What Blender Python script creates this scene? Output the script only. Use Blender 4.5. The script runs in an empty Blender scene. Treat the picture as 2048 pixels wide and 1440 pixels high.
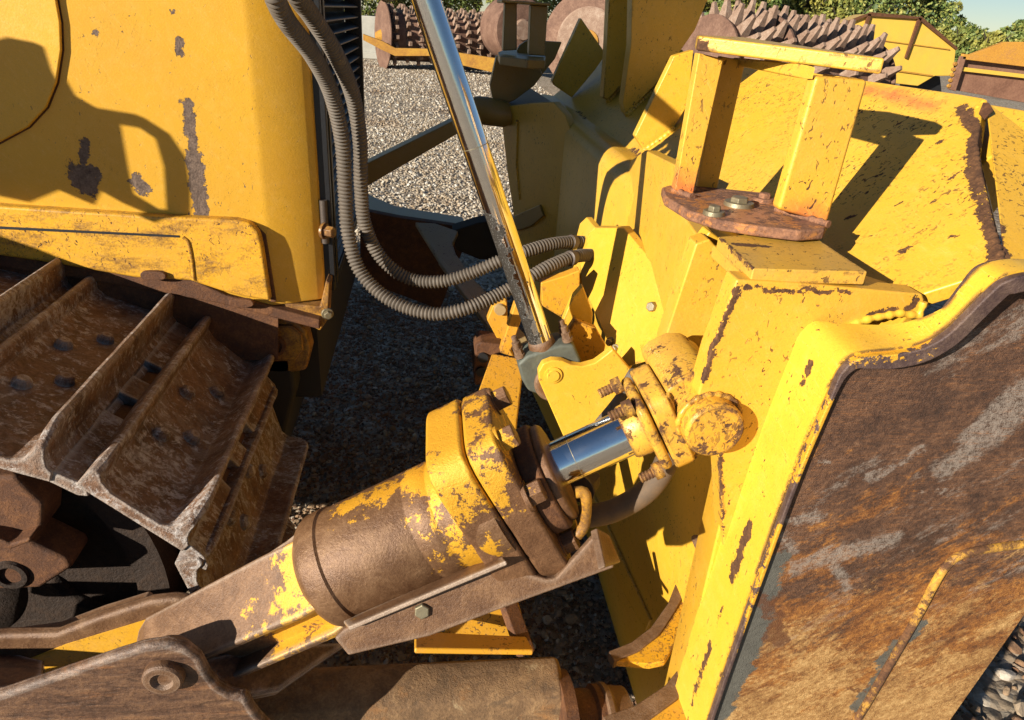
import bpy, bmesh, math, random
import numpy as np
from mathutils import Vector, Matrix, noise as mnoise
random.seed(7); rng = np.random.default_rng(7)
SC = bpy.context.scene
COL = SC.collection
# ------------------------------------------------------------------ camera
F_PX = 1400.0; PITCH = math.radians(26.3); YAW = math.radians(7.6); ROLL = math.radians(3.7); CAM_H = 1.75
_F = Vector((math.sin(YAW)*math.cos(PITCH), math.cos(YAW)*math.cos(PITCH), -math.sin(PITCH)))
_R0 = Vector((math.cos(YAW), -math.sin(YAW), 0)); _U0 = _R0.cross(_F)
_R = _R0*math.cos(ROLL) + _U0*math.sin(ROLL); _U = -_R0*math.sin(ROLL) + _U0*math.cos(ROLL)
_C = Vector((0, 0, CAM_H))
cd = bpy.data.cameras.new('camera'); cam = bpy.data.objects.new('camera', cd); COL.objects.link(cam)
cd.sensor_width = 36; cd.lens = 36*F_PX/2048; cd.clip_end = 1000; cd.clip_start = 0.02
M = Matrix.Identity(4)
for i, v in enumerate((_R, _U, -_F)):
    for k in range(3): M[k][i] = v[k]
M.translation = _C; cam.matrix_world = M; SC.camera = cam
# ------------------------------------------------------------------ sky, sun, exposure
SUN_EL = math.radians(17.5); SUN_AZ = math.radians(37)       # light travels towards +X turned SUN_AZ to +Y
L = Vector((math.cos(SUN_EL)*math.cos(SUN_AZ), math.cos(SUN_EL)*math.sin(SUN_AZ), -math.sin(SUN_EL)))
W = bpy.data.worlds.new('World'); SC.world = W; W.use_nodes = True
wn = W.node_tree.nodes; wl = W.node_tree.links
sky = wn.new('ShaderNodeTexSky'); sky.sky_type = 'NISHITA'; sky.sun_disc = False
sky.air_density = 1.0; sky.dust_density = 0; sky.ozone_density = 2.5; sky.altitude = 1500; sky.sun_elevation = SUN_EL; sky.sun_rotation = math.atan2(-L.x, -L.y)
wl.new(sky.outputs[0], wn['Background'].inputs[0]); wn['Background'].inputs[1].default_value = 0.05
sl = bpy.data.lights.new('sun', 'SUN'); sl.energy = 5.0; sl.angle = math.radians(0.5); sl.color = (1, .93, .80)
so = bpy.data.objects.new('sun', sl); COL.objects.link(so); so.rotation_mode = 'QUATERNION'
so.rotation_quaternion = L.to_track_quat('-Z', 'Y'); so.location = (-5, -5, 8)
SC.view_settings.view_transform = 'Standard'; SC.view_settings.look = 'None'
SC.view_settings.exposure = 0.66; SC.view_settings.gamma = 1
SC.cycles.use_denoising = True
SC.cycles.max_bounces = 6; SC.cycles.diffuse_bounces = 1

# ------------------------------------------------------------------ points from pixels
def ray(x, y): return _F + _R*((x-1024)/F_PX) - _U*((y-720)/F_PX)
def PY(Y): return (Vector((0, Y, 0)), Vector((0, 1, 0)))
def PX(X): return (Vector((X, 0, 0)), Vector((1, 0, 0)))
def PZ(Z): return (Vector((0, 0, Z)), Vector((0, 0, 1)))
def P3(a, b, c):
    a, b, c = Vector(a), Vector(b), Vector(c)
    return (a, (b-a).cross(c-a).normalized())
def J(p, pl):
    d = ray(*p); return _C + d*((pl[0]-_C).dot(pl[1])/d.dot(pl[1]))
def JY(x, y, Y): return J((x, y), PY(Y))
def prj(p):
    v = Vector(p)-_C; z = v.dot(_F); return (1024+F_PX*v.dot(_R)/z, 720-F_PX*v.dot(_U)/z)

# ------------------------------------------------------------------ materials
class NT:
    def __init__(s, name):
        s.m = bpy.data.materials.new(name); s.m.use_nodes = True
        s.t = s.m.node_tree; s.b = s.t.nodes['Principled BSDF']; s.out = s.t.nodes['Material Output']
    def n(s, typ, **k):
        nd = s.t.nodes.new(typ)
        for a, v in k.items(): setattr(nd, a, v)
        return nd
    def l(s, a, b): s.t.links.new(a, b)
    def sock(s, v, inp):
        if hasattr(v, 'links'): s.l(v, inp)
        elif v is not None: inp.default_value = v
    def math(s, op, a, b=None, c=None, clamp=False):
        nd = s.n('ShaderNodeMath', operation=op, use_clamp=clamp)
        for i, v in enumerate((a, b, c)):
            if v is not None: s.sock(v, nd.inputs[i])
        return nd.outputs[0]
    def vm(s, op, a, b=None, out=0):
        nd = s.n('ShaderNodeVectorMath', operation=op)
        s.sock(a, nd.inputs[0])
        if b is not None: s.sock(b, nd.inputs[1])
        return nd.outputs[out]
    def pos(s):
        if not hasattr(s, '_p'): s._p = s.n('ShaderNodeNewGeometry')
        return s._p.outputs['Position']
    def noise(s, scale, detail=5, rough=.6, vec=None, stretch=None, rot=None, dist=0):
        nd = s.n('ShaderNodeTexNoise'); nd.inputs['Scale'].default_value = scale
        nd.inputs['Detail'].default_value = detail; nd.inputs['Roughness'].default_value = rough
        nd.inputs['Distortion'].default_value = dist
        v = vec if vec is not None else s.pos()
        if stretch or rot:
            mp = s.n('ShaderNodeMapping'); s.l(v, mp.inputs[0])
            if rot: mp.vector_type = 'TEXTURE'; mp.inputs['Rotation'].default_value = rot
            if stretch: mp.inputs['Scale'].default_value = tuple(1/q for q in stretch) if rot else stretch
            v = mp.outputs[0]
        s.l(v, nd.inputs['Vector']); return nd.outputs['Fac']
    def ramp(s, v, stops, interp='LINEAR'):
        nd = s.n('ShaderNodeValToRGB'); s.l(v, nd.inputs[0]); r = nd.color_ramp; r.interpolation = interp
        while len(r.elements) < len(stops): r.elements.new(.5)
        for e, (p, c) in zip(r.elements, stops):
            e.position = p; e.color = (*c, 1) if len(c) == 3 else (c[0],)*3+(1,)
        return nd.outputs[0]
    def step(s, v, lo, hi):
        nd = s.n('ShaderNodeMapRange'); s.sock(v, nd.inputs[0])
        nd.inputs[1].default_value = lo; nd.inputs[2].default_value = hi; return nd.outputs[0]
    def mix(s, f, a, b, blend='MIX'):
        nd = s.n('ShaderNodeMix', data_type='RGBA', blend_type=blend)
        s.sock(f, nd.inputs[0])
        for v, i in ((a, 6), (b, 7)):
            if isinstance(v, tuple): nd.inputs[i].default_value = (*v, 1) if len(v) == 3 else v
            else: s.l(v, nd.inputs[i])
        return nd.outputs[2]
    def edge(s, r=.006, samples=6):
        bv = s.n('ShaderNodeBevel', samples=samples); bv.inputs[0].default_value = r
        g = s.n('ShaderNodeNewGeometry')
        d = s.vm('DOT_PRODUCT', bv.outputs[0], g.outputs['Normal'], out=1)
        return s.math('SUBTRACT', 1.0, d)
    def segs(s, lst, warp):                      # lst: (a, b, r) world segments; >0 near them, uneven outline
        tot = None; nz = s.n('ShaderNodeTexNoise'); nz.inputs['Scale'].default_value = 42; nz.inputs['Detail'].default_value = 7; nz.inputs['Roughness'].default_value = .75
        s.l(s.pos(), nz.inputs['Vector'])
        p = s.vm('ADD', s.pos(), s.vm('MULTIPLY', s.vm('SUBTRACT', nz.outputs['Color'], (.5, .5, .5)), (.030, .030, .030)))
        for a, b, r in lst:
            a = Vector(a); b = Vector(b)
            pa = s.vm('SUBTRACT', p, tuple(a))
            ba = b-a; k = ba.length_squared or 1e-9
            t = s.math('MULTIPLY', s.vm('DOT_PRODUCT', pa, tuple(ba), out=1), 1/k, clamp=True)
            sc = s.n('ShaderNodeVectorMath', operation='SCALE'); sc.inputs[0].default_value = tuple(ba); s.l(t, sc.inputs['Scale'])
            d = s.vm('LENGTH', s.vm('SUBTRACT', pa, sc.outputs[0]), out=1)
            v = s.math('SUBTRACT', 1.0, s.math('DIVIDE', d, r))
            tot = v if tot is None else s.math('MAXIMUM', tot, v)
        return s.math('ADD', tot, s.math('MULTIPLY', s.math('SUBTRACT', warp, .5), 2.6))
    def bump(s, h, dist, strength=1.0, prev=None):
        b = s.n('ShaderNodeBump'); b.inputs['Strength'].default_value = strength; b.inputs['Distance'].default_value = dist
        s.l(h, b.inputs['Height'])
        if prev is not None: s.l(prev, b.inputs['Normal'])
        return b.outputs[0]
YEL = (.80, .42, .03)
RUSTS = [(.25, (.030, .012, .006)), (.45, (.080, .034, .014)), (.60, (.17, .075, .028)), (.75, (.34, .16, .05))]
def paint(name, base=YEL, rust=.70, edge=2.2, spots=None, speck=.74, grime=0.0, rough=.37, dust=.25, stretch=None, sheen=0, streaks=None, er=.010, rusts=RUSTS, primer=None):
    s = NT(name)
    n1 = s.noise(7, 4, .6); n2 = s.noise(45, 6, .7, stretch=stretch); n3 = s.noise(260, 3, .6)
    v = s.math('ADD', s.math('MULTIPLY', n1, .35), s.math('MULTIPLY', n2, .65))
    v = s.math('ADD', v, s.math('MULTIPLY', s.math('SUBTRACT', n3, .5), .12))
    if edge:
        e = s.math('MULTIPLY', s.edge(er), edge)
        e = s.math('MINIMUM', e, .22); v = s.math('ADD', v, s.math('MULTIPLY', e, s.step(n1, .38, .62)))
    if spots:
        sp = s.segs(spots, s.noise(55, 6, .75))
        v = s.math('ADD', v, s.math('MULTIPLY', s.step(sp, -.05, .12), .5))
    mask = s.step(v, rust, rust+.02)
    # small chips
    vo = s.noise(150, 2, .5, stretch=(1, 1, .6), dist=1.2)
    mask = s.math('MAXIMUM', mask, s.math('MULTIPLY', s.step(vo, speck-.045, speck-.02), s.step(n1, .35, .6)))
    halo = s.step(v, rust-.10, rust)
    rc = s.ramp(s.math('ADD', s.math('MULTIPLY', s.noise(60, 6, .8), .7), s.math('MULTIPLY', n3, .3)), rusts)
    pc = s.mix(s.math('MULTIPLY', s.step(s.noise(3.2, 5, .65), .35, .75), .35), base, (base[0]*.86, base[1]*.74, base[2]*1.6+.005))
    pc = s.mix(s.math('MULTIPLY', s.step(s.noise(2.1, 7, .7, dist=.6), .50, .72), .20), pc, (base[0]*.95, min(1, base[1]*1.2), base[2]+.10))
    pc = s.mix(s.math('MULTIPLY', halo, .30), pc, (base[0]*.62, base[1]*.42, base[2]))
    if primer:                                    # flaking orange-red undercoat round given places
        pr = s.segs(primer, s.noise(18, 5, .7))
        pc = s.mix(s.math('MULTIPLY', s.step(pr, -.2, .9), .85), pc, (.75, .16, .05))
    # fine light scratches
    sc1 = s.noise(9, 3, .5, stretch=(1, 1, 14), rot=(.3, .9, .2)); sc1 = s.math('ABSOLUTE', s.math('SUBTRACT', sc1, .5))
    pc = s.mix(s.math('MULTIPLY', s.math('SUBTRACT', 1.0, s.step(sc1, 0, .005)), .5), pc, (min(1, base[0]*1.15), min(1, base[1]*1.3), base[2]+.12))
    sd = s.math('ABSOLUTE', s.math('SUBTRACT', s.noise(13, 3, .5, stretch=(11, 11, 1), rot=(.2, .5, .1)), .5))
    pc = s.mix(s.math('MULTIPLY', s.math('MULTIPLY', s.math('SUBTRACT', 1.0, s.step(sd, 0, .004)), s.step(n1, .48, .58)), .75), pc, (.10, .045, .015))
    if dust:                                      # brownish dust that has settled in patches
        dm = s.math('MULTIPLY', s.step(s.math('ADD', s.math('MULTIPLY', s.noise(5, 6, .7), .7), s.math('MULTIPLY', n3, .3)), .42, .75), dust)
        pc = s.mix(dm, pc, (.36, .22, .09))
    if grime:
        gm = s.math('ADD', s.math('MULTIPLY', s.noise(11, 7, .72, stretch=stretch), .75), s.math('MULTIPLY', n3, .25))
        pc = s.mix(s.step(gm, 1-grime-.28, 1-grime-.12), pc, s.ramp(n2, [(.3, (.10, .045, .018)), (.7, (.27, .14, .05))]))
    pc = s.mix(s.math('MULTIPLY', s.step(s.noise(520, 2, .7), .45, .75), .30), pc, (base[0]*.60, base[1]*.50, base[2]*.8))
    pc = s.mix(s.math('MULTIPLY', s.step(n2, .5, .8), .35), pc, (min(1, base[0]*1.1), min(1, base[1]*1.22), base[2]+.09))
    col = s.mix(mask, pc, rc)
    s.l(col, s.b.inputs['Base Color'])
    s.sock(s.math('ADD', s.math('MULTIPLY', mask, .85-rough), s.math('ADD', rough-.06, s.math('MULTIPLY', n2, .18))), s.b.inputs['Roughness'])
    h = s.math('SUBTRACT', s.math('MULTIPLY', n3, .25), s.math('MULTIPLY', mask, s.math('SUBTRACT', 1.2, n3)))
    nb = s.bump(h, .0012, .9)
    bp2 = s.bump(s.noise(24, 3, .5), .002, .15, nb)
    s.l(bp2, s.b.inputs['Normal'])
    return s.m
def steel(name, cols, scale=20,  rough=(.35, .6), metal=0.0, flecks=None, yellow=None, bump=.003, stretch=None, orange=None, big=None, edgec=None):
    """worn bare or dirt-polished metal: colour ramp over noise, flecks of lime/clay, remaining yellow paint"""
    s = NT(name)
    a = s.noise(scale, 8, .72, stretch=stretch, dist=.4); b = s.noise(scale*9, 5, .65); c = s.noise(3.5, 4, .6)
    v = s.math('ADD', s.math('MULTIPLY', a, .55), s.math('ADD', s.math('MULTIPLY', b, .30), s.math('MULTIPLY', c, .15)))
    col = s.ramp(v, cols)
    if orange: col = s.mix(s.math('MULTIPLY', s.step(s.noise(scale*.45, 7, .7, stretch=stretch), orange[0], orange[0]+.14), orange[2]), col, orange[1])
    if big:
        for sc_, th, cc, st, amt in big:
            col = s.mix(s.math('MULTIPLY', s.step(s.noise(sc_, 8, .74, stretch=st, dist=.5), th, th+.05), amt), col, cc)
    if yellow:
        ym = s.math('ADD', s.math('MULTIPLY', s.noise(yellow[1], 6, .75), .8), s.math('MULTIPLY', b, .2))
        if len(yellow) > 2:
            ym = s.math('ADD', ym, s.math('MULTIPLY', s.step(s.segs(yellow[2], s.noise(30, 6, .8)), -.6, .9), .35))
        yc = s.mix(s.math('MULTIPLY', b, .5), YEL, (.62, .27, .02))
        col = s.mix(s.step(ym, yellow[0], yellow[0]+.03), col, yc)
    if flecks:
        fl = s.noise(flecks[1], 8, .82, dist=.5, stretch=flecks[2] if len(flecks) > 2 else None)
        fl = s.math('ADD', fl, s.math('MULTIPLY', s.math('SUBTRACT', s.noise(5, 4, .6), .5), .35))
        fm = s.step(fl, flecks[0], flecks[0]+.05)
        col = s.mix(s.math('MULTIPLY', fm, s.step(b, .25, .7)), col, (.60, .55, .52))
    col = s.mix(s.math('MULTIPLY', s.step(s.noise(scale*25, 3, .7), .5, .78), .5), col, (.03, .014, .008))
    if edgec:
        e = s.math('MULTIPLY', s.edge(.016), 6.0); e = s.math('MULTIPLY', s.step(s.math('ADD', e, s.math('MULTIPLY', s.math('SUBTRACT', a, .5), 1.6)), .26, .62), .7)
        col = s.mix(e, col, edgec)
    s.l(col, s.b.inputs['Base Color'])
    s.sock(s.math('ADD', rough[0], s.math('MULTIPLY', a, (rough[1]-rough[0])*1.3)), s.b.inputs['Roughness'])
    s.b.inputs['Metallic'].default_value = metal
    fx = s.noise(scale*22, 3, .7)
    nb = s.bump(s.math('ADD', s.math('ADD', s.math('MULTIPLY', b, .5), s.math('MULTIPLY', fx, .3)), a), bump*1.3, .9)
    s.l(nb, s.b.inputs['Normal'])
    return s.m
def flat(name, col, rough=.6, metal=0.0, var=.25, scale=30, bump=.001):
    s = NT(name); a = s.noise(scale, 6, .7)
    c = s.mix(s.math('MULTIPLY', s.step(a, .3, .75), var*2), col, tuple(min(1, k*.45+.02) for k in col))
    s.l(c, s.b.inputs['Base Color']); s.b.inputs['Roughness'].default_value = rough; s.b.inputs['Metallic'].default_value = metal
    if bump: s.l(s.bump(a, bump, .7), s.b.inputs['Normal'])
    return s.m

# ------------------------------------------------------------------ building helpers
WL = {}
def tag(o, label=None, cat=None, group=None, kind=None):
    if label: o['label'] = label
    if cat: o['category'] = cat
    if group: o['group'] = group
    if kind: o['kind'] = kind
    return o
def empty(name, loc, **k):
    o = bpy.data.objects.new(name, None); COL.objects.link(o); o.location = loc; o.empty_display_size = .2
    WL[o.name] = Vector(loc); return tag(o, **k)
def fin(name, bm, mat, parent=None, bev=.0, seg=2, ang=35, smooth=True, org=None):
    """link a bmesh holding world coordinates as one object"""
    bmesh.ops.remove_doubles(bm, verts=bm.verts, dist=1e-6)
    bmesh.ops.recalc_face_normals(bm, faces=bm.faces)
    me = bpy.data.meshes.new(name)
    if org is None:
        cs = [v.co for v in bm.verts]; org = Vector([sum(c[i] for c in cs)/len(cs) for i in range(3)])
    org = Vector(org)
    bmesh.ops.translate(bm, verts=bm.verts, vec=-org)
    bm.to_mesh(me); bm.free()
    if smooth:
        me.polygons.foreach_set('use_smooth', [True]*len(me.polygons)); me.set_sharp_from_angle(angle=math.radians(ang))
    me.materials.append(mat)
    o = bpy.data.objects.new(name, me); COL.objects.link(o)
    WL[o.name] = org
    if parent: o.parent = parent; o.location = org - WL[parent.name]
    else: o.location = org
    if bev:
        b = o.modifiers.new('bevel', 'BEVEL'); b.width = bev; b.segments = seg; b.limit_method = 'ANGLE'; b.angle_limit = math.radians(30); b.harden_normals = True
    return o
def V(p, pl=None):
    return J(p, pl) if len(p) == 2 else Vector(p)
def add_prism(bm, pts, ext):
    a = [bm.verts.new(p) for p in pts]; b = [bm.verts.new(Vector(p)+ext) for p in pts]
    n = len(a); bm.faces.new(a); bm.faces.new(b[::-1])
    for i in range(n): bm.faces.new((a[i], b[i], b[(i+1) % n], a[(i+1) % n]))
def plate(name, parent, mat, pts, pl, ext, bev=.003, **k):
    """polygon seen in the picture, laid on a real plane and given its thickness"""
    bm = bmesh.new(); q = [V(p, pl) for p in pts]
    if not isinstance(ext, Vector): ext = pl[1]*ext if pl else Vector(ext)
    add_prism(bm, q, ext); return fin(name, bm, mat, parent, bev, **k)
def frame(a):
    a = Vector(a).normalized(); t = Vector((0, 0, 1)) if abs(a.z) < .9 else Vector((1, 0, 0))
    u = (t - a*t.dot(a)).normalized(); return a, u, a.cross(u)
def add_lathe(bm, p0, axis, prof, n=40, caps=True):
    a, u, w = frame(axis); rings = []
    for t, r in prof:
        rings.append([bm.verts.new(Vector(p0)+a*t+(u*math.cos(2*math.pi*i/n)+w*math.sin(2*math.pi*i/n))*r) for i in range(n)])
    for A, B in zip(rings, rings[1:]):
        for i in range(n): bm.faces.new((A[i], A[(i+1) % n], B[(i+1) % n], B[i]))
    if caps:
        bm.faces.new(rings[0][::-1]); bm.faces.new(rings[-1])
def lathe(name, parent, mat, p0, axis, prof, n=40, bev=0, **k):
    bm = bmesh.new(); add_lathe(bm, p0, axis, prof, n); return fin(name, bm, mat, parent, bev, **k)
def hexbolt(name, parent, mat, c, nrm, r=.012, h=.009, washer=1.45, stud=0):
    bm = bmesh.new(); c = Vector(c); a = Vector(nrm).normalized()
    if washer: add_lathe(bm, c-a*.004, a, [(0, r*washer), (.006, r*washer*.96)], 24)
    add_lathe(bm, c, a, [(0, r), (h, r), (h+.0015, r*.85)], 6)
    if stud: add_lathe(bm, c, a, [(0, r*.5), (stud, r*.5), (stud+.002, r*.4)], 12)
    return fin(name, bm, mat, parent, .0008)
def catmull(pts, n):
    out = []; P = [pts[0]*2-pts[1]]+list(pts)+[pts[-1]*2-pts[-2]]
    for i in range(1, len(P)-2):
        for k in range(n):
            t = k/n; a, b, c, d = P[i-1:i+3]
            out.append(.5*((2*b)+(c-a)*t+(2*a-5*b+4*c-d)*t*t+(3*b-a-3*c+d)*t**3))
    out.append(P[-2]); return out
def resample(path, step):
    out = [path[0]]; acc = 0
    for a, b in zip(path, path[1:]):
        d = (b-a).length
        while acc+d >= step:
            t = (step-acc)/d; a = a.lerp(b, t); out.append(a); d = (b-a).length; acc = 0
        acc += d
    return out
def add_tube(bm, path, rfun, n=16):
    prev = None; rings = []; u = None
    for i, p in enumerate(path):
        d = (path[min(i+1, len(path)-1)]-path[max(i-1, 0)]).normalized()
        if u is None: u = d.orthogonal().normalized()
        u = (u-d*u.dot(d)).normalized(); w = d.cross(u); r = rfun(i) if callable(rfun) else rfun
        rings.append([bm.verts.new(p+(u*math.cos(2*math.pi*k/n)+w*math.sin(2*math.pi*k/n))*r) for k in range(n)])
    for A, B in zip(rings, rings[1:]):
        for k in range(n): bm.faces.new((A[k], A[(k+1) % n], B[(k+1) % n], B[k]))
    bm.faces.new(rings[0][::-1]); bm.faces.new(rings[-1])
def hose(name, parent, mat, ctrl, r, pitch=.0078, **k):
    path = resample(catmull(ctrl, 24), pitch/4); pat = [1.0, .97, .77, .79]
    bm = bmesh.new(); add_tube(bm, path, lambda i: r*pat[i % 4], 20); return fin(name, bm, mat, parent, 0, ang=70, **k)
def tube(name, parent, mat, ctrl, r, n=16, **k):
    bm = bmesh.new(); add_tube(bm, resample(catmull(ctrl, 16), r*.5), r, n); return fin(name, bm, mat, parent, 0, ang=60, **k)
def ringpts(c, a, u, w, ru, rw, n, sq=2.0):
    out = []
    for i in range(n):
        t = 2*math.pi*i/n; cx, sx = math.cos(t), math.sin(t)
        k = (abs(cx)**sq+abs(sx)**sq)**(-1/sq); out.append(c+u*(ru*cx*k)+w*(rw*sx*k))
    return out

# ------------------------------------------------------------------ shared materials
seg = lambda pts, pl, r: [(J(a, pl), J(b, pl), r) for a, b in zip(pts, pts[1:])]
m_paint = paint('worn_yellow_paint', rust=.685, edge=2.5)
m_paintc = paint('clean_yellow_paint', rust=.76, edge=1.6, speck=.78, dust=.12)
m_paintr = paint('heavily_chipped_yellow_paint', rust=.60, edge=4, speck=.70, dust=.3)
m_bronze = steel('dirt_polished_steel', [(.28, (.07, .03, .014)), (.46, (.15, .072, .033)), (.6, (.25, .13, .06)), (.76, (.40, .24, .12))], 30, (.32, .58), .12, bump=.0016, edgec=(.30, .21, .15))
m_rusty = steel('rust', [(.3, (.035, .014, .007)), (.48, (.11, .042, .016)), (.62, (.22, .09, .03)), (.78, (.36, .17, .07))], 30, (.6, .85), 0, bump=.002)
m_shoe = steel('caked_rusty_track_steel', [(.32, (.035, .018, .012)), (.45, (.14, .068, .036)), (.56, (.25, .13, .07)), (.70, (.44, .29, .19))], 14, (.45, .7), .1, big=[(10, .50, (.30, .22, .17), (1, 1.4, 1), .45)], flecks=(.52, 42, (1, 1.6, 1)), bump=.004, edgec=(.52, .47, .42))
m_bolt = flat('dull_bolt_steel', (.32, .27, .17), .45, .6, .3, 90)
m_boltdark = flat('oily_bolt_steel', (.10, .075, .06), .5, .3, .3, 90)
m_black = flat('black_painted_steel', (.012, .012, .014), .5, 0, .2, 20)
m_cast = flat('grey_green_cast_iron', (.14, .15, .12), .6, .2, .5, 45, .002)
m_hose = flat('dusty_corrugated_hose', (.14, .11, .082), .7, 0, .45, 40, .0005)
m_rub = flat('dusty_rubber_hose', (.16, .10, .055), .75, 0, .5, 60, .0008)
m_olive = paint('shade_darkened_yellow_paint', base=(.40, .25, .05), rust=.66, edge=1.5, dust=.5)  # yellow of the far-side parts, with their shade put into the base colour
def chrome(name, dusty=None):
    s = NT(name); s.b.inputs['Metallic'].default_value = 1
    a = s.noise(40, 5, .6); b = s.noise(420, 3, .7)
    col = s.mix(s.math('MULTIPLY', s.step(b, .62, .68), .35), (.82, .82, .80), (.30, .24, .17))
    rg = s.math('ADD', .07, s.math('MULTIPLY', a, .10))
    if dusty:
        k = s.math('MULTIPLY', s.step(s.segs(dusty, s.noise(60, 3, .6)), .1, .14), s.step(b, .30, .40))
        col = s.mix(k, col, (.03, .024, .018)); rg = s.math('ADD', rg, s.math('MULTIPLY', k, .5))
        s.sock(s.math('SUBTRACT', 1.0, k), s.b.inputs['Metallic'])
    s.l(col, s.b.inputs['Base Color']); s.l(rg, s.b.inputs['Roughness']); s.l(s.bump(a, .0006, .25), s.b.inputs['Normal'])
    return s.m
#@@BODY

def weld(parent, mat, pts, r=.0042, name='weld_seam'):
    path = resample([Vector(p) for p in pts], .0035); bm = bmesh.new()
    add_tube(bm, path, lambda i: r*(1+.22*math.sin(i*1.7)+.2*random.random()), 8); return fin(name, bm, mat, parent, ang=60)
# ================================================================== GROUND
def np_mesh(name, verts, faces, mat, smooth=False):
    me = bpy.data.meshes.new(name); k = faces.shape[1]
    me.vertices.add(len(verts)); me.vertices.foreach_set('co', verts.astype(np.float32).ravel())
    me.loops.add(faces.size); me.loops.foreach_set('vertex_index', faces.astype(np.int32).ravel())
    me.polygons.add(len(faces)); me.polygons.foreach_set('loop_start', np.arange(0, faces.size, k, dtype=np.int32))
    me.polygons.foreach_set('use_smooth', [smooth]*len(faces)); me.update(calc_edges=True)
    me.materials.append(mat); return me
s = NT('gravel_ground')
vo = s.n('ShaderNodeTexVoronoi'); vo.inputs['Scale'].default_value = 26; s.l(s.pos(), vo.inputs['Vector'])
big = s.noise(.55, 5, .6); fine = s.noise(60, 5, .7)
c = s.ramp(s.math('ADD', s.math('MULTIPLY', vo.outputs['Color'], .55), s.math('MULTIPLY', fine, .45)), [(.2, (.13, .09, .055)), (.45, (.34, .26, .18)), (.7, (.55, .46, .35)), (.9, (.75, .68, .58))])
c = s.mix(s.math('MULTIPLY', s.step(big, .52, .66), .6), c, (.17, .10, .055))
s.l(c, s.b.inputs['Base Color']); s.b.inputs['Roughness'].default_value = .95
s.l(s.bump(s.math('ADD', s.math('MULTIPLY', vo.outputs['Distance'], -1.0), s.math('MULTIPLY', fine, .3)), .03, 1.0), s.b.inputs['Normal'])
m_ground = s.m
bm = bmesh.new(); bmesh.ops.create_grid(bm, x_segments=2, y_segments=2, size=400)
g = fin('gravel_yard', bm, m_ground, None, smooth=False); g['kind'] = 'structure'
s = NT('gravel_stones'); gi = s.n('ShaderNodeNewGeometry')
c = s.ramp(gi.outputs['Random Per Island'], [(0, (.30, .22, .14)), (.25, (.44, .34, .23)), (.5, (.58, .48, .35)), (.78, (.70, .61, .48)), (1, (.84, .79, .70))])
c = s.mix(s.math('MULTIPLY', s.step(s.noise(.55, 5, .6), .52, .66), .45), c, (.30, .18, .09))
c = s.mix(s.math('MULTIPLY', s.noise(70, 5, .7), .5), c, (.10, .07, .05))
s.l(c, s.b.inputs['Base Color']); s.b.inputs['Roughness'].default_value = .85
s.l(s.bump(s.noise(120, 4, .7), .004, .8), s.b.inputs['Normal']); m_stone = s.m
def ico(sub):
    bm = bmesh.new(); bmesh.ops.create_icosphere(bm, subdivisions=sub, radius=1)
    v = np.array([list(q.co) for q in bm.verts]); f = np.array([[q.index for q in p.verts] for p in bm.faces]); bm.free(); return v, f
def stone_mat(name, stops, dirt, thr):
    s = NT(name); gi = s.n('ShaderNodeNewGeometry')
    c = s.ramp(gi.outputs['Random Per Island'], stops)
    c = s.mix(s.math('MULTIPLY', s.step(s.noise(1.6, 6, .65), thr, thr+.15), .75), c, dirt)
    c = s.mix(s.math('MULTIPLY', s.noise(90, 5, .7), .6), c, (.07, .045, .03))
    s.l(c, s.b.inputs['Base Color']); s.b.inputs['Roughness'].default_value = .8
    s.l(s.bump(s.noise(150, 4, .7), .004, .9), s.b.inputs['Normal']); return s.m
m_stone2 = stone_mat('oily_brown_stones', [(0, (.12, .06, .03)), (.35, (.27, .15, .08)), (.65, (.42, .27, .15)), (.88, (.58, .45, .31)), (1, (.78, .71, .60))], (.30, .13, .055), .44)
def stones(name, pts, sizes, sub, mat=None):
    tv, tf = ico(sub); n = len(pts)
    temps = []
    for k in range(8):                         # angular pebbles: the sphere cut by random planes
        v = tv.copy()
        for _ in range(9):
            d = rng.normal(size=3); d /= np.linalg.norm(d); h = rng.uniform(.45, .85)
            e = v@d-h; v -= np.outer(np.maximum(e, 0), d)
        temps.append(v)
    temps = np.array(temps); T = temps[rng.integers(0, 8, n)]
    sc = sizes[:, None]*rng.uniform([.75, .55, .35], [1.2, .95, .75], (n, 3)); T = T*sc[:, None, :]
    q = rng.normal(size=(n, 4)); q[:, 1:3] *= .45; q /= np.linalg.norm(q, axis=1)[:, None]; w, x, y, z = q.T
    Rm = np.stack([1-2*(y*y+z*z), 2*(x*y-z*w), 2*(x*z+y*w), 2*(x*y+z*w), 1-2*(x*x+z*z), 2*(y*z-x*w), 2*(x*z-y*w), 2*(y*z+x*w), 1-2*(x*x+y*y)], 1).reshape(n, 3, 3)
    T = np.einsum('nij,nvj->nvi', Rm, T)+pts[:, None, :]
    F = (tf[None]+(np.arange(n)*len(tv))[:, None, None]).reshape(-1, 3)
    me = np_mesh(name, T.reshape(-1, 3), F, mat or m_stone); o = bpy.data.objects.new(name, me); COL.objects.link(o); return o
def scatter(n, x0, x1, y0, y1, smin, smax, pw=2.2):
    y = rng.uniform(y0, y1, n); x = rng.uniform(x0, x1, n)
    sz = smin+(smax-smin)*rng.random(n)**pw
    return np.stack([x, y, sz*rng.uniform(.0, .45, n)], 1), sz
pn, sn = scatter(7000, -1.0, 1.6, 1.2, 4.6, .008, .024); pn2, sn2 = scatter(1500, 1.2, 2.6, .5, 2.4, .012, .045)
o = stones('gravel_stones', np.concatenate([pn, pn2]), np.concatenate([sn, sn2]), 2, m_stone2)
tag(o, 'angular pale and brown gravel stones lying close to the machine', 'gravel', kind='stuff')
pq, sq_ = scatter(42000, -1.0, 1.6, 1.2, 4.6, .005, .013, 1.2)
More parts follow.
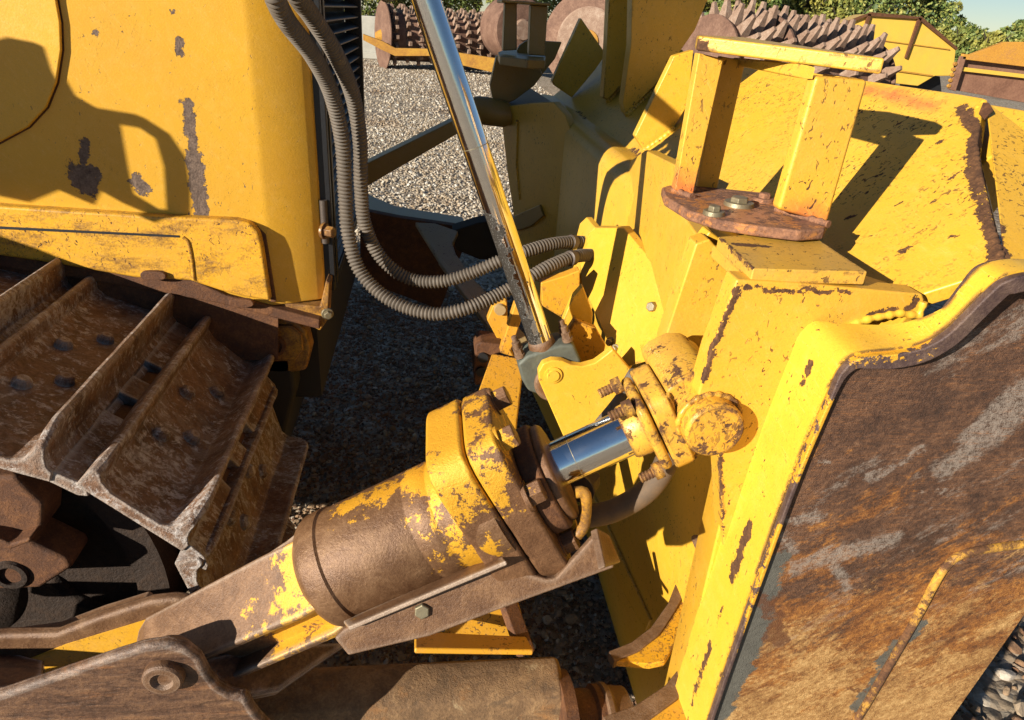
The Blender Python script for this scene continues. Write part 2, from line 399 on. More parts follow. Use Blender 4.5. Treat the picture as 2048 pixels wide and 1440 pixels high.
o = stones('gravel_grit', pq, sq_, 1, m_stone2); tag(o, 'fine dirty grit between the stones under the machine', 'grit', kind='stuff')
pf, sf = scatter(34000, -2.6, 2.2, 4.5, 13, .010, .032, 2.0)
ks = (pf[:, 0] > pf[:, 1]*-.2) & (pf[:, 0] < pf[:, 1]*.35); pf2, sf2 = scatter(16000, -4.5, 3, 13, 27, .016, .045)
o = stones('gravel_chippings', np.concatenate([pf[ks], pf2]), np.concatenate([sf[ks], sf2]), 1)
tag(o, 'pale sunlit gravel spread over the open yard beyond the blade', 'gravel', kind='stuff')

# ================================================================== BACKGROUND
m_conc = flat('weathered_concrete', (.50, .47, .40), .9, 0, .3, 3, .01)
bm = bmesh.new(); add_prism(bm, [(-9, 27.6, 0), (-1.0, 27.6, 0), (-1.0, 27.6, 1.38), (-9, 27.6, 1.38)], Vector((0, .35, 0)))
add_prism(bm, [(-9, 27.5, 0), (-1.0, 27.5, 0), (-1.0, 27.5, .22), (-9, 27.5, .22)], Vector((0, .098, 0)))
o = fin('concrete_wall', bm, m_conc, None, .03); tag(o, 'low grey concrete wall behind the spiked roller at the left', 'wall')
m_rolrust = steel('weathered_roller_rust', [(.3, (.06, .028, .018)), (.5, (.19, .10, .065)), (.65, (.30, .18, .12)), (.8, (.45, .31, .22))], 3, (.7, .9), bump=.01)
m_tooth = steel('worn_tooth_steel', [(.3, (.12, .06, .035)), (.5, (.30, .19, .13)), (.7, (.52, .40, .31))], 5, (.6, .85), bump=.01)
m_rolyel = steel('faded_yellow_frame_paint', [(.3, (.25, .10, .03)), (.5, (.48, .23, .03)), (.65, (.60, .34, .04)), (.8, (.30, .15, .07))], 2.2, (.6, .85), bump=.006)
def tooth_mesh(h, b, t):
    bm = bmesh.new(); ring = []
    for z, k in ((0, b), (h*.55, b*.62), (h*.8, t*1.25), (h, t)):
        ring.append([bm.verts.new((sx*k*.8, sy*k, z)) for sx, sy in ((-1, -1), (1, -1), (1, 1), (-1, 1))])
    for A, B in zip(ring, ring[1:]):
        for i in range(4): bm.faces.new((A[i], A[(i+1) % 4], B[(i+1) % 4], B[i]))
    bm.faces.new(ring[-1]); bmesh.ops.recalc_face_normals(bm, faces=bm.faces)
    me = bpy.data.meshes.new('tooth'); bm.to_mesh(me); bm.free(); me.materials.append(m_tooth)
    b_ = None; return me
def roller(label, p0, p1, R, rows, per, th, tb, disc_r, name='sheepsfoot_roller', tt=.05, frame_fn=None):
    p0, p1 = Vector(p0), Vector(p1); base = Vector(((p0.x+p1.x)/2, (p0.y+p1.y)/2, 0))
    root = empty(name, base, label=label, cat='roller')
    a, u, w = frame(p1-p0); Ln = (p1-p0).length
    lathe('drum', root, m_rolrust, p0, a, [(0, R*.97), (.03, R), (Ln-.03, R), (Ln, R*.97)], 48)
    lathe('end_disc', root, m_rolrust, p0-a*.09, a, [(0, .16), (.02, .2), (.021, disc_r*.8), (.04, disc_r), (.07, disc_r)], 56)
    lathe('end_disc', root, m_rolrust, p1+a*.02, a, [(0, disc_r), (.03, disc_r), (.05, disc_r*.8), (.051, .2), (.07, .16)], 56)
    tm = tooth_mesh(th, tb, tt); cand = []
    for i in range(rows):
        for k in range(per):
            an = 2*math.pi*(k+(i % 2)*.5)/per; nr = u*math.cos(an)+w*math.sin(an)
            p = p0+a*(Ln*(i+.5)/rows)+nr*(R-.01); vis = -nr.y*.7+nr.z*.8
            if vis > -.35: cand.append((vis, p, nr))
    cand.sort(key=lambda q: -q[0])
    rest = bmesh.new()
    for i, (v_, p, nr) in enumerate(cand):
        A, U, Wv = frame(nr); t2 = a; t3 = nr.cross(a)
        tl_ = Vector((random.uniform(-.09, .09), random.uniform(-.09, .09), random.uniform(-.09, .09))); nr = (nr+tl_).normalized(); t3 = nr.cross(t2).normalized(); t2 = t3.cross(nr)
        Mx = Matrix((t2, t3, nr*random.uniform(.88, 1.06))).transposed().to_4x4(); Mx.translation = p
        if i < 100:
            o = bpy.data.objects.new('tooth', tm); COL.objects.link(o); o.parent = root
            Mx.translation = p-base; o.matrix_basis = Mx
        else:
            tmp = tm.copy(); tmp.transform(Mx); rest.from_mesh(tmp); bpy.data.meshes.remove(tmp)
    if len(cand) > 100:
        o = fin('teeth', rest, m_tooth, root, smooth=False); o['kind'] = 'stuff'
    else: rest.free()
    return root
c0 = J((768, 72), PY(24)); c1 = J((998, 86), PY(25.2)); 
r1 = roller('rusty spiked compactor roller with a round end disc by the concrete wall', c0, c1, .68, 10, 20, .26, .085, .98)
plate('tow_frame', r1, m_rolyel, [(726, 68), (764, 82), (790, 96), (868, 98), (868, 112), (790, 112), (760, 98), (726, 80)], PY(23.0), Vector((0, .2, 0)), .01)
plate('tow_frame', r1, m_rolyel, [(868, 98), (1000, 118), (1000, 148), (868, 118)], PY(22.9), Vector((0, .25, 0)), .01)
lathe('hub', r1, m_rolyel, c0-Vector((.25, 0, 0)), c1-c0, [(0, .10), (.1, .16), (.2, .2)], 20)
# nearer roller behind the blade
c0 = J((1410, 140), PY(11.0)); c1 = J((1706, 178), PY(12.0))
r2 = roller('rusty roller with long pointed teeth rising behind the blade post', c0, c1, .72, 10, 19, .30, .088, .76, tt=.03)
cm = c0.lerp(c1, .28); lathe('middle_disc', r2, m_rolrust, cm, c1-c0, [(0, .90), (.04, .90)], 56)
# tall pale drum
c0 = J((1178, 84), PY(19)); root = empty('smooth_drum_roller', (c0.x, c0.y, 0), label='big round dusty drum of a roller standing behind the blade gussets', cat='roller')
dr = (Vector((-.45, -1, 0))).normalized()
lathe('drum', root, m_rolrust, c0+dr*.1, -dr, [(0, 1.12), (.02, 1.17), (.3, 1.2), (1.8, 1.2), (1.82, 1.1)], 72)
lathe('rim_ring', root, m_tooth, c0+dr*.10, dr, [(0, .62), (.001, .78), (.05, .80), (.08, .76), (.08, .6)], 64)
lathe('hub', root, m_rolyel, c0+dr*.10, dr, [(0, .3), (.12, .28), (.2, .12)], 32)
for nm, px_, Yb, rad in (('smooth_drum_roller', (1045, 60), 22.5, .85),):
    c0 = J(px_, PY(Yb)); root = empty(nm, (c0.x, c0.y, 0), label='brown roller drum half hidden behind the far blade post', cat='roller')
    lathe('drum', root, m_rolrust, c0, (-.3, .9, 0), [(0, rad*.96), (.03, rad), (1.2, rad)], 56)
    lathe('hub', root, m_tooth, c0, (.3, -.9, 0), [(0, .3), (.1, .26)], 28)
# yellow spoil box and rusty skip
m_boxyel = paint('sun_faded_box_paint', base=(.80, .50, .06), rust=.80, edge=0, speck=.99, dust=.15)
pl = PY(19)
bx = empty('dump_body', J((1760, 170), pl), label='yellow steel dump body with dark ribs and a pointed top in front of the trees', cat='dump body')
plate('side_wall', bx, m_boxyel, [(1650, 62), (1737, 28), (1838, 36), (1912, 98), (1906, 152), (1870, 152), (1836, 172), (1640, 150)], pl, Vector((.5, 1.6, 0)), .02)
for a_, b_ in (((1737, 28), (1725, 72)), ((1838, 36), (1810, 116)), ((1650, 62), (1737, 28)), ((1737, 28), (1838, 36)), ((1838, 36), (1912, 98))):
    A, B = J(a_, PY(18.97)), J(b_, PY(18.97)); bm = bmesh.new(); d = (B-A).normalized(); nn = d.cross(Vector((0, 1, 0)))*.045
    add_prism(bm, [A-nn, A+nn, B+nn*.6, B-nn*.6], Vector((0, -.06, 0))); fin('rib', bm, m_rusty, bx)
plate('seam', bx, m_rolyel, [(1750, 78), (1900, 98), (1900, 100), (1750, 80)], PY(18.96), .02)
plate('seam', bx, m_rolyel, [(1750, 134), (1866, 150), (1866, 153), (1750, 137)], PY(18.95), .02)
plate('undercarriage', bx, m_black, [(1836, 166), (1868, 152), (1880, 153), (1884, 190), (1830, 190)], PY(19.4), .8)
pl = PY(15.5)
sk = empty('skip', J((1990, 200), pl), label='rusty open skip with faded yellow paint at the right edge', cat='skip')
m_skip = steel('rusty_skip_side', [(.3, (.12, .05, .03)), (.5, (.26, .125, .075)), (.7, (.36, .20, .12))], 2.5, (.6, .85), yellow=(.60, 1.1), bump=.006)
m_skip2 = steel('rusty_skip_paint', [(.3, (.48, .19, .04)), (.5, (.62, .30, .04)), (.7, (.42, .19, .08))], 2.5, (.6, .85), bump=.006)
plate('side_wall', sk, m_skip, [(1922, 112), (2200, 150), (2200, 232), (1896, 178)], pl, Vector((.5, .5, 0)), .01)
plate('back_board', sk, m_skip2, [(1930, 114), (2010, 84), (2200, 84), (2200, 150)], PY(15.9), Vector((0, .12, 0)), .01)
plate('top_rail', sk, m_skip2, [(1922, 107), (2200, 140), (2200, 152), (1920, 118)], PY(15.4), Vector((0, -.08, 0)), .01)
plate('stripe', sk, m_boxyel, [(1926, 134), (2200, 166), (2200, 174), (1922, 142)], PY(15.42), Vector((0, -.03, 0)), .005)
plate('corner_post', sk, m_skip, [(1918, 112), (1930, 112), (1908, 182), (1894, 178)], PY(15.38), Vector((0, -.06, 0)), .01)
plate('bottom_rail', sk, m_skip2, [(1980, 216), (2200, 252), (2200, 262), (1990, 228)], PY(15.3), Vector((0, .3, 0)), .01)
for k in range(5): lathe('chain_link', sk, m_rolyel, J((1912-k*3.2, 128+k*11), PY(15.3)), (0, 1, 0), [(0, .035), (.03, .045), (.06, .035)], 10)
# trees
s = NT('tree_leaves'); gi = s.n('ShaderNodeNewGeometry'); oi = s.n('ShaderNodeObjectInfo')
c = s.ramp(gi.outputs['Random Per Island'], [(0, (.05, .08, .02)), (.4, (.11, .16, .035)), (.75, (.21, .25, .055)), (1, (.36, .32, .07))])
c = s.mix(s.math('MULTIPLY', s.step(s.noise(.25, 4, .6), .5, .66), .6), c, (.42, .34, .06))
s.l(c, s.b.inputs['Base Color']); s.b.inputs['Roughness'].default_value = .6
s.b.inputs['Transmission Weight'].default_value = 0; m_leaf = s.m
m_bark = flat('tree_bark', (.10, .075, .055), .9, 0, .3, 4, .02)
def tree(x, y, h, w, n, label, seed):
    r = np.random.default_rng(seed); root = empty('tree', (x, y, 0), label=label, cat='tree', group='trees behind the yard')
    bm = bmesh.new(); top = Vector((x+r.uniform(-.5, .5), y, h*.8))
    add_tube(bm, resample(catmull([Vector((x, y, -.1)), Vector((x+.1, y, h*.35)), top], 10), .5), lambda i: max(.05, .28*(1-i*.5/(h*.85))), 8)
    for k in range(9):
        a = r.uniform(0, 6.28); z0 = h*r.uniform(.22, .65); d = Vector((math.cos(a), math.sin(a), .8))*w*r.uniform(.3, .48)
        add_tube(bm, [Vector((x, y, z0)), Vector((x, y, z0))+d*.5+Vector((0, 0, .1)), Vector((x, y, z0))+d], lambda i: [.10, .06, .02][i], 6)
    fin('trunk', bm, m_bark, root)
    nb = 46; cen = np.stack([r.normal(0, w*.24, nb), r.normal(0, w*.22, nb), h*(.52+.44*np.clip(r.normal(.0, .45, nb), -1, 1))], 1)
    cen[:, :2] *= (1.15-.75*np.clip((cen[:, 2]/h-.45)/.55, 0, 1))[:, None]
    rad = r.uniform(.10, .2, nb)*w
    idx = r.integers(0, nb, n); d = r.normal(size=(n, 3)); d /= np.linalg.norm(d, axis=1)[:, None]
    p = cen[idx]+d*(rad[idx]*r.uniform(.55, 1.05, n))[:, None]+np.array([x, y, 0]); p = p[p[:, 2] > .3]; n = len(p)
    u = r.normal(size=(n, 3)); u /= np.linalg.norm(u, axis=1)[:, None]; v = np.cross(u, r.normal(size=(n, 3))); v /= np.linalg.norm(v, axis=1)[:, None]
    sz = r.uniform(.07, .19, n)[:, None]
    vs = np.stack([p-u*sz, p+v*sz*.6, p+u*sz, p-v*sz*.6], 1)-np.array([x, y, 0])
    me = np_mesh('crown', vs.reshape(-1, 3), np.arange(n*4).reshape(n, 4), m_leaf)
    o = bpy.data.objects.new('crown', me); COL.objects.link(o); o.parent = root
def col_x(px, Y): return J((px, 60), PY(Y)).x
TL = [(700, 52, 8, 8, 'low green tree above the concrete wall'), (830, 55, 8.5, 9, 'bushy green tree behind the spiked roller and chrome rod'), (950, 54, 8, 8, 'green tree seen over the right end of the spiked roller'), (1130, 58, 7.5, 8, 'tree hidden mostly behind the round drum'),
      (1440, 44, 6.5, 6, 'dark green tree just right of the tall blade plate'), (1530, 50, 6.4, 6, 'green tree above the pointed roller teeth'), (1600, 47, 5.2, 4, 'yellowish bushy tree left of the dump body top'), (1690, 46, 5.0, 5, 'golden green tree rising over the dump body peak'),
      (1765, 58, 8.2, 6.5, 'tall dark tree behind the right slope of the dump body'), (1845, 60, 8.0, 3.6, 'tallest blue green tree before the gap of sky'), (1925, 52, 2.7, 4, 'lower round tree beside the gap of sky'), (1985, 50, 2.2, 3.4, 'low bush under the gap of sky'), (2052, 50, 3.1, 3, 'green tree above the rusty skip at the right edge'), (2140, 54, 4, 5, 'tree beyond the right end of the skip')]
for i, (px_, Y, h, w, lb) in enumerate(TL): tree(col_x(px_, Y), Y, h, w, 9000, lb, 20+i)
# ================================================================== BULLDOZER, rear and body
dozer = empty('bulldozer', (-1.6, 1.9, 0), label='large worn yellow bulldozer seen over its right track, push arm and blade', cat='bulldozer')
HY = 1.40; pH = PY(HY)
hood_spots = (seg([(170, 285), (165, 320)], pH, .013)+seg([(160, 350), (178, 352)], pH, .033)+seg([(172, 370), (176, 375)], pH, .026)
    + seg([(275, 362), (288, 378)], pH, .020)+seg([(360, 85), (360, 105)], pH, .012)
    + seg([(374, 208), (382, 240), (378, 262)], pH, .015)+seg([(384, 262), (386, 300)], pH, .014)+seg([(386, 310), (392, 345)], pH, .024)+seg([(392, 345), (402, 425)], pH, .022)
    + seg([(192, 65), (194, 67)], pH, .008)+seg([(345, 22), (346, 24)], pH, .005))
hood_spots = [(a_, b_, r_*.70) for a_, b_, r_ in hood_spots]
m_hood = paint('hood_paint', base=(.78, .42, .028), rust=.75, edge=1.6, spots=hood_spots, speck=.76, dust=.15, rusts=[(.3, (.05, .032, .028)), (.45, (.12, .08, .06)), (.58, (.22, .15, .11)), (.72, (.42, .32, .24))])
def xat(x, y, pl): return J((x, y), pl).x
xs1 = xat(512, 300, pH); xs2 = xat(622, 300, pH); ZT = 2.35
zb = JY(600, 625, HY).z
# main hood: side wall, turned-in front column, front return (plan outline extruded upward)
bm = bmesh.new()
plan = [(-2.4, HY), (xs1, HY), (xs1+.012, HY+.003), (xs2-.014, HY+.034), (xs2, HY+.046), (xs2+.004, HY+.06), (xs2+.004, HY+.10), (-2.4, HY+.10)]
zlow = 1.175
add_prism(bm, [Vector((x, y, zlow)) for x, y in plan], Vector((0, 0, ZT-zlow)))
hood = fin('engine_hood', bm, m_hood, dozer, .004)
bm = bmesh.new(); add_prism(bm, [Vector((-2.4, HY+.101, .9)), Vector((xs2-.03, HY+.101, .9)), Vector((xs2-.03, 2.36, .9)), Vector((-2.4, 2.36, .9))], Vector((0, 0, ZT-.9)))
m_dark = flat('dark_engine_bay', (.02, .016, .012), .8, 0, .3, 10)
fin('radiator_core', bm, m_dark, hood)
# rounded access door at the left with its gap
pd = PY(HY-.0)
dpts = [(-260, -60), (108, -60), (112, 0), (120, 45), (122, 100), (112, 165), (92, 215), (55, 255), (0, 284), (-260, 330)]
plate('door_gap', hood, m_rusty, [(x+6, y+1) if x > 0 else (x, y+5) for x, y in dpts], PY(HY-.0015), Vector((0, .004, 0)), 0)
plate('access_door', hood, m_hood, dpts, PY(HY-.010), Vector((0, .0075, 0)), .003)
# rivet holes and lamp of the front column
for q in ((560, 213), (576, 239)):
    pcH = P3((xs1+.012, HY+.003, 0), (xs2-.014, HY+.034, 0), (xs1+.012, HY+.003, 1)); c = J(q, pcH); nrm = pcH[1] if pcH[1].y < 0 else -pcH[1]; c = c-nrm*.0055
    o = lathe('bolt_hole', hood, m_black, c-nrm*.004, nrm, [(0, .0062), (.006, .0062)], 20); 
# lower side panel with raised edge
pB = PY(HY-.022)
m_low = paint('scuffed_lower_panel_paint', base=(.78, .40, .02), rust=.665, edge=2.4, speck=.70, dust=.4, grime=.24, stretch=(1, 1, 2.5))
lp = [(-300, 382), (0, 412), (120, 420), (300, 432), (470, 440), (500, 447), (517, 465), (524, 492), (532, 545), (541, 603), (480, 592), (440, 582), (380, 562), (270, 556), (120, 530), (0, 512), (-300, 480)]
panel = plate('lower_side_panel', dozer, m_low, lp, pB, Vector((0, .045, 0)), .006, seg=3)
plate('panel_slit', panel, m_black, [(-300, 436), (0, 453), (358, 471), (358, 475), (0, 458), (-300, 441)], PY(HY-.0235), Vector((0, .01, 0)), 0)
tube('panel_rib', panel, m_low, [J(q, pB) for q in ((366, 474), (376, 484), (383, 515), (388, 560))], .0035, 8)
plate('panel_gap', panel, m_rusty, [(496, 446), (514, 452), (531, 470), (536, 500), (552, 604), (541, 604), (524, 500), (516, 466)], PY(HY-.004), Vector((0, .01, 0)), .001)
plate('belly_rail', dozer, m_rusty, [(-300, 470), (0, 505), (260, 548), (310, 541), (378, 557), (450, 590), (640, 640), (640, 660), (440, 608), (260, 575), (0, 535), (-300, 500)], PY(HY-.012), Vector((0, .05, 0)), .004)
plate('belly_plate', dozer, m_rusty, [(-300, 500), (0, 522), (260, 562), (440, 604), (556, 632), (556, 720), (-300, 720)], PY(HY-.006), Vector((0, .004, 0)), 0)
for q in ((310, 548), (485, 603)):
    c = J(q, PY(HY-.02)); bm = bmesh.new(); add_prism(bm, ringpts(c, None, Vector((1, 0, 0)), Vector((0, 0, 1)), .024, .009, 20, 3), Vector((0, -.012, 0))); fin('slot_cover', bm, m_rusty, dozer, .002)
# front right bottom corner: flange and tow lug
m_lug = paint('grimy_lug_paint', base=(.70, .34, .02), rust=.60, edge=3, grime=.34, dust=.6)
plate('front_flange', dozer, m_lug, [(540, 604), (640, 613), (652, 560), (660, 566), (655, 640), (640, 662), (620, 652), (560, 630)], PY(HY+.01), Vector((0, .05, 0)), .003)
lug = plate('tow_lug', dozer, m_lug, [(440, 640), (500, 632), (590, 640), (612, 660), (622, 700), (612, 742), (560, 750), (480, 740), (430, 700)], PY(HY+.03), Vector((0, .05, 0)), .008)
plate('lug_plate', lug, m_lug, [(488, 655), (500, 650), (585, 652), (603, 668), (606, 700), (590, 722), (540, 724), (492, 716)], PY(HY+.022), Vector((0, .012, 0)), .003)
lathe('pin_boss', lug, m_rusty, J((548, 690), PY(HY+.022)), (0, -1, 0), [(0, .026), (.008, .025), (.0085, .018), (.004, .016)], 28)
lathe('pin_boss', lug, m_rusty, J((507, 671), PY(HY+.022)), (0, -1, 0), [(0, .013), (.008, .011)], 20)
hexbolt('corner_bolt', dozer, m_bolt, J((655, 628), PY(HY+.01)), (.3, -1, 0), .009, .01)
hexbolt('corner_bolt', dozer, m_lug, J((650, 462), PY(HY+.03)), (1, -.5, 0), .012, .02)
lathe('grille_rod', dozer, m_boltdark, J((646, 400), PY(HY+.05)), (0, 0, -1), [(0, .008), (.09, .008)], 12)
# radiator grille: black frame with slanted louvres
X0 = xs2+.012
gr = empty('radiator_grille', (X0, 1.85, 1.7), ); gr.parent = dozer; gr.location = Vector((X0, 1.85, 1.7))-WL['bulldozer']
m_grille = flat('grille_black', (.016, .016, .018), .38, .2, .2, 60)
zg = JY(655, 575, HY+.07).z
bm = bmesh.new()
for y in (HY+.055, HY+.10, 2.30):
    add_prism(bm, [Vector((X0-.035, y, zg)), Vector((X0+.012, y, zg)), Vector((X0+.012, y+.02, zg)), Vector((X0-.035, y+.02, zg))], Vector((0, 0, ZT-zg)))
add_prism(bm, [Vector((X0-.03, HY+.05, zg)), Vector((X0+.01, HY+.05, zg)), Vector((X0+.01, 2.32, zg)), Vector((X0-.03, 2.32, zg))], Vector((0, 0, .02)))
fin('grille_frame', bm, m_grille, gr, .002)
bm = bmesh.new()
for i in range(44):
    z = zg+.03+i*.0265
    add_prism(bm, [Vector((X0-.025, HY+.12, z)), Vector((X0+.004, HY+.12, z-.012)), Vector((X0+.004, HY+.12, z-.009)), Vector((X0-.025, HY+.12, z+.003))], Vector((0, .88, 0)))
fin('louvres', bm, m_grille, gr)
# rest of the machine beyond the left of the picture: it throws the long shade over yard and blade
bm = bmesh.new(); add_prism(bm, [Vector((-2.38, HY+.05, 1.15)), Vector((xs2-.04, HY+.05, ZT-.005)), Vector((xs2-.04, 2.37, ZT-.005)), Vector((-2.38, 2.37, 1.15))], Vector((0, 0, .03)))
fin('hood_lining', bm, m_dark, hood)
bm = bmesh.new(); add_prism(bm, [Vector((-2.4, HY, ZT)), Vector((xs2, HY+.03, ZT)), Vector((xs2, 2.37, ZT)), Vector((-2.4, 2.4, ZT))], Vector((0, 0, .05))); fin('hood_top', bm, m_hood, hood, .01)
bm = bmesh.new(); add_prism(bm, [Vector((-4.6, 1.30, .9)), Vector((-2.6, 1.30, .9)), Vector((-2.6, 1.30, 1.9)), Vector((-2.9, 1.30, 3.0)), Vector((-4.4, 1.30, 3.0)), Vector((-4.6, 1.30, 1.9))], Vector((0, 1.3, 0)))
fin('cab', bm, m_paintc, dozer, .02)
bm = bmesh.new(); add_prism(bm, [Vector((-4.9, 2.43, .05)), Vector((-.62, 2.43, .25)), Vector((-.5, 2.43, .8)), Vector((-.8, 2.43, 1.2)), Vector((-4.6, 2.43, 1.3))], Vector((0, .5, 0)))
fin('far_track', bm, m_shoe, dozer, .03)
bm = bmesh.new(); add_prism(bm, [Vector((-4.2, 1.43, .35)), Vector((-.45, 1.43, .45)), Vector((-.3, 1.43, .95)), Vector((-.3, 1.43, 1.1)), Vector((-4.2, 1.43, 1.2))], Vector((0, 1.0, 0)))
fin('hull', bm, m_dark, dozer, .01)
# unseen plates added to block the sun, cut to the shadow outlines on the hood
def up(q, t): return J(q, pH)-L*t
gt = .80
outer = [(60, 90), (112, 100), (128, 150), (152, 192), (205, 222), (290, 236), (340, 268), (372, 315), (382, 380), (382, 440), (352, 452), (262, 412), (205, 380), (190, 410), (120, 380), (60, 405), (-60, 380), (-60, 120)]
inner = [(242, 250), (290, 258), (330, 285), (346, 340), (351, 425), (330, 425), (268, 388), (258, 340)]
bm = bmesh.new()
def ringplate(bm, out, inn, dv):
    vo = [bm.verts.new(p) for p in out]; vi = [bm.verts.new(p) for p in inn]; es = []
    for vs in (vo, vi):
        for i in range(len(vs)): es.append(bm.edges.new((vs[i], vs[(i+1) % len(vs)])))
    r = bmesh.ops.triangle_fill(bm, edges=es, use_beauty=True)
    fs = [f for f in r['geom'] if isinstance(f, bmesh.types.BMFace)]
    ex = bmesh.ops.extrude_face_region(bm, geom=fs)
    bmesh.ops.translate(bm, verts=[v for v in ex['geom'] if isinstance(v, bmesh.types.BMVert)], vec=dv)
ringplate(bm, [up(q, gt) for q in outer], [up(q, gt) for q in inner], Vector((0, .012, 0)))
fin('hood_shadow_blocker', bm, m_paint, dozer)
fp = [up(q, .8) for q in ((-300, 425), (0, 460), (120, 502), (262, 560), (262, 640), (-300, 640))]
bm = bmesh.new(); add_prism(bm, fp, Vector((0, .012, 0))); fin('panel_shadow_blocker', bm, m_paint, dozer)  # added out-of-view blocker that shades the lower hood panel

# ------------------------------------------------------------------ crawler track
Y0, Y1 = .86, 1.42
track = empty('crawler_track', (-.85, 1.14, .75)); track.parent = dozer; track.location = WL['crawler_track']-WL['bulldozer']
def shoe_mesh_bm(O, phi):
    """double grouser shoe; s runs along the chain, h outward"""
    a = math.radians(phi); ds = Vector((math.cos(a), 0, math.sin(a))); dh = Vector((-math.sin(a), 0, math.cos(a)))
    def P(s, h, y): return Vector((O[0], 0, O[1]))+ds*s+dh*h+Vector((0, y, 0))
    bm = bmesh.new()
    prof = [(-.012, -.020), (-.014, .010), (-.012, .030), (-.004, .036), (.003, .030), (.010, .008), (.03, .0), (.112, .0), (.126, .008), (.133, .035), (.136, .056), (.142, .060), (.149, .055), (.151, .03), (.156, .004), (.166, -.004), (.166, -.020)]
    n = 26; rings = []
    for i in range(n+1):
        t = i/n; y = Y0+(Y1-Y0)*t; e = min(t, 1-t)
        k = min(1, .55+e*9)                       # grousers worn down at their ends
        ring = []
        for s_, h_ in prof:
            w = mnoise.noise(Vector((s_*60, y*16, O[0]*31)))*.0016
            hh = h_*(k if h_ > .012 else 1)+(w if h_ > -.01 else 0)
            ring.append(bm.verts.new(P(s_+w, hh, y)))
        rings.append(ring)
    for A, B in zip(rings, rings[1:]):
        for i in range(len(prof)): j = (i+1) % len(prof); bm.faces.new((A[i], A[j], B[j], B[i]))
    bm.faces.new(rings[0][::-1]); bm.faces.new(rings[-1])
    # trailing flange with two link notches
    for ya, yb, s2 in ((Y0+.004, 1.035, .216), (1.035, 1.095, .180), (1.095, 1.155, .216), (1.155, 1.215, .180), (1.215, Y1-.004, .216)):
        pf = [(.150, -.002), (s2-.02, -.010), (s2-.004, -.020), (s2, -.030), (s2-.014, -.034), (.150, -.020)]
        add_prism(bm, [P(s_, h_, ya) for s_, h_ in pf], Vector((0, yb-ya, 0)))
    return bm, P
shoes = [((-1.28, 1.310), -4), ((-1.07, 1.292), -8), ((-.862, 1.255), -14), ((-.670, 1.206), -22), ((-.470, 1.126), -45), ((-.360, .965), -77), ((-.335, .745), -106), ((-.42, .53), -132)]
for O, phi in shoes:
    bm, P = shoe_mesh_bm(O, phi)
    sh = fin('track_shoe', bm, m_shoe, track, .0025, 2)
    for s_, y in ((.045, 1.03), (.045, 1.17), (.09, 1.07), (.09, 1.23)):
        c = P(s_, -.002, y); nrm = P(0, 1, 0)-P(0, 0, 0)
        lathe('track_bolt', sh, m_shoe, c, nrm, [(0, .016), (.010, .0145), (.016, .009)], 8, .002)
    for y in (1.04, 1.16):                         # chain links under the shoe
        bm = bmesh.new(); add_prism(bm, [P(-.01, -.022, y), P(.205, -.022, y), P(.215, -.05, y), P(.2, -.085, y), P(.02, -.085, y), P(-.01, -.05, y)], Vector((0, .05, 0)))
        fin('track_link', bm, m_rusty, sh, .003)
    lathe('track_pin', sh, m_rusty, P(.19, -.05, 1.02), (0, 1, 0), [(0, .027), (.22, .027)], 20)
# front idler wheel and recoil frame
m_idler = steel('dusty_dark_idler', [(.3, (.010, .005, .003)), (.5, (.028, .014, .007)), (.7, (.07, .035, .016))], 12, (.6, .85), bump=.004)
ic = Vector((-.86, 0, .80))
lathe('idler_wheel', dozer, m_idler, ic+Vector((0, 1.00, 0)), (0, 1, 0), [(0, .10), (.004, .13), (.03, .16), (.034, .33), (.002, .345), (0, .40), (.05, .405), (.055, .385), (.2, .385), (.205, .405), (.25, .40), (.26, .1)], 72)
fr = plate('track_frame', dozer, m_rusty, [(-250, 950), (30, 953), (60, 985), (88, 1010), (84, 1060), (60, 1085), (135, 1120), (145, 1135), (80, 1178), (-250, 1190)], PY(.93), Vector((0, .07, 0)), .012, seg=3)
lathe('bearing_hole', fr, m_idler, J((22, 1148), PY(.93)), (0, -1, 0), [(0, .028), (.006, .026), (.0065, .018), (-.02, .018)], 32)
plate('frame_ledge', fr, m_rusty, [(-250, 1040), (0, 1080), (20, 1088), (60, 1076), (62, 1084), (20, 1100), (-250, 1060)], PY(.90), Vector((0, .05, 0)), .004)
plate('track_beam', dozer, m_idler, [(-200, 1160), (110, 1150), (150, 1190), (260, 1240), (260, 1330), (-200, 1330)], PY(1.02), Vector((0, .25, 0)), .02)
# ------------------------------------------------------------------ tilt cylinder
YC = .75
A0 = JY(330, 1291, YC); A1 = JY(1400, 797, YC); ax = (A1-A0).normalized()
def along(px_):                                   # distance from A0 of the axis point seen at picture column px_
    lo, hi = 0, 2.0
    for _ in range(40):
        m = (lo+hi)/2
        if prj(A0+ax*m)[0] < px_: lo = m
        else: hi = m
    return lo
uu = (Vector((0, 0, 1))-ax*ax.z).normalized(); ww = ax.cross(uu)      # ww points away from or to the viewer
if ww.y > 0: ww = -ww                             # towards the viewer
cyl = empty('tilt_cylinder', A0); cyl.parent = dozer; cyl.location = A0-WL['bulldozer']
RB = .079
t0, t1 = along(655), along(958)
m_barrel = steel('rubbed_cylinder_barrel', [(.28, (.085, .038, .018)), (.46, (.17, .085, .04)), (.6, (.27, .15, .075)), (.76, (.42, .27, .14))], 34, (.26, .50), .25, yellow=(.72, 44, [(A0+ax*along(900)+uu*.08, A0+ax*(along(940))-uu*.03+ww*.08, .05), (A0+ax*along(760)+uu*.09, A0+ax*along(900)+uu*.09, .035)]), bump=.0012)
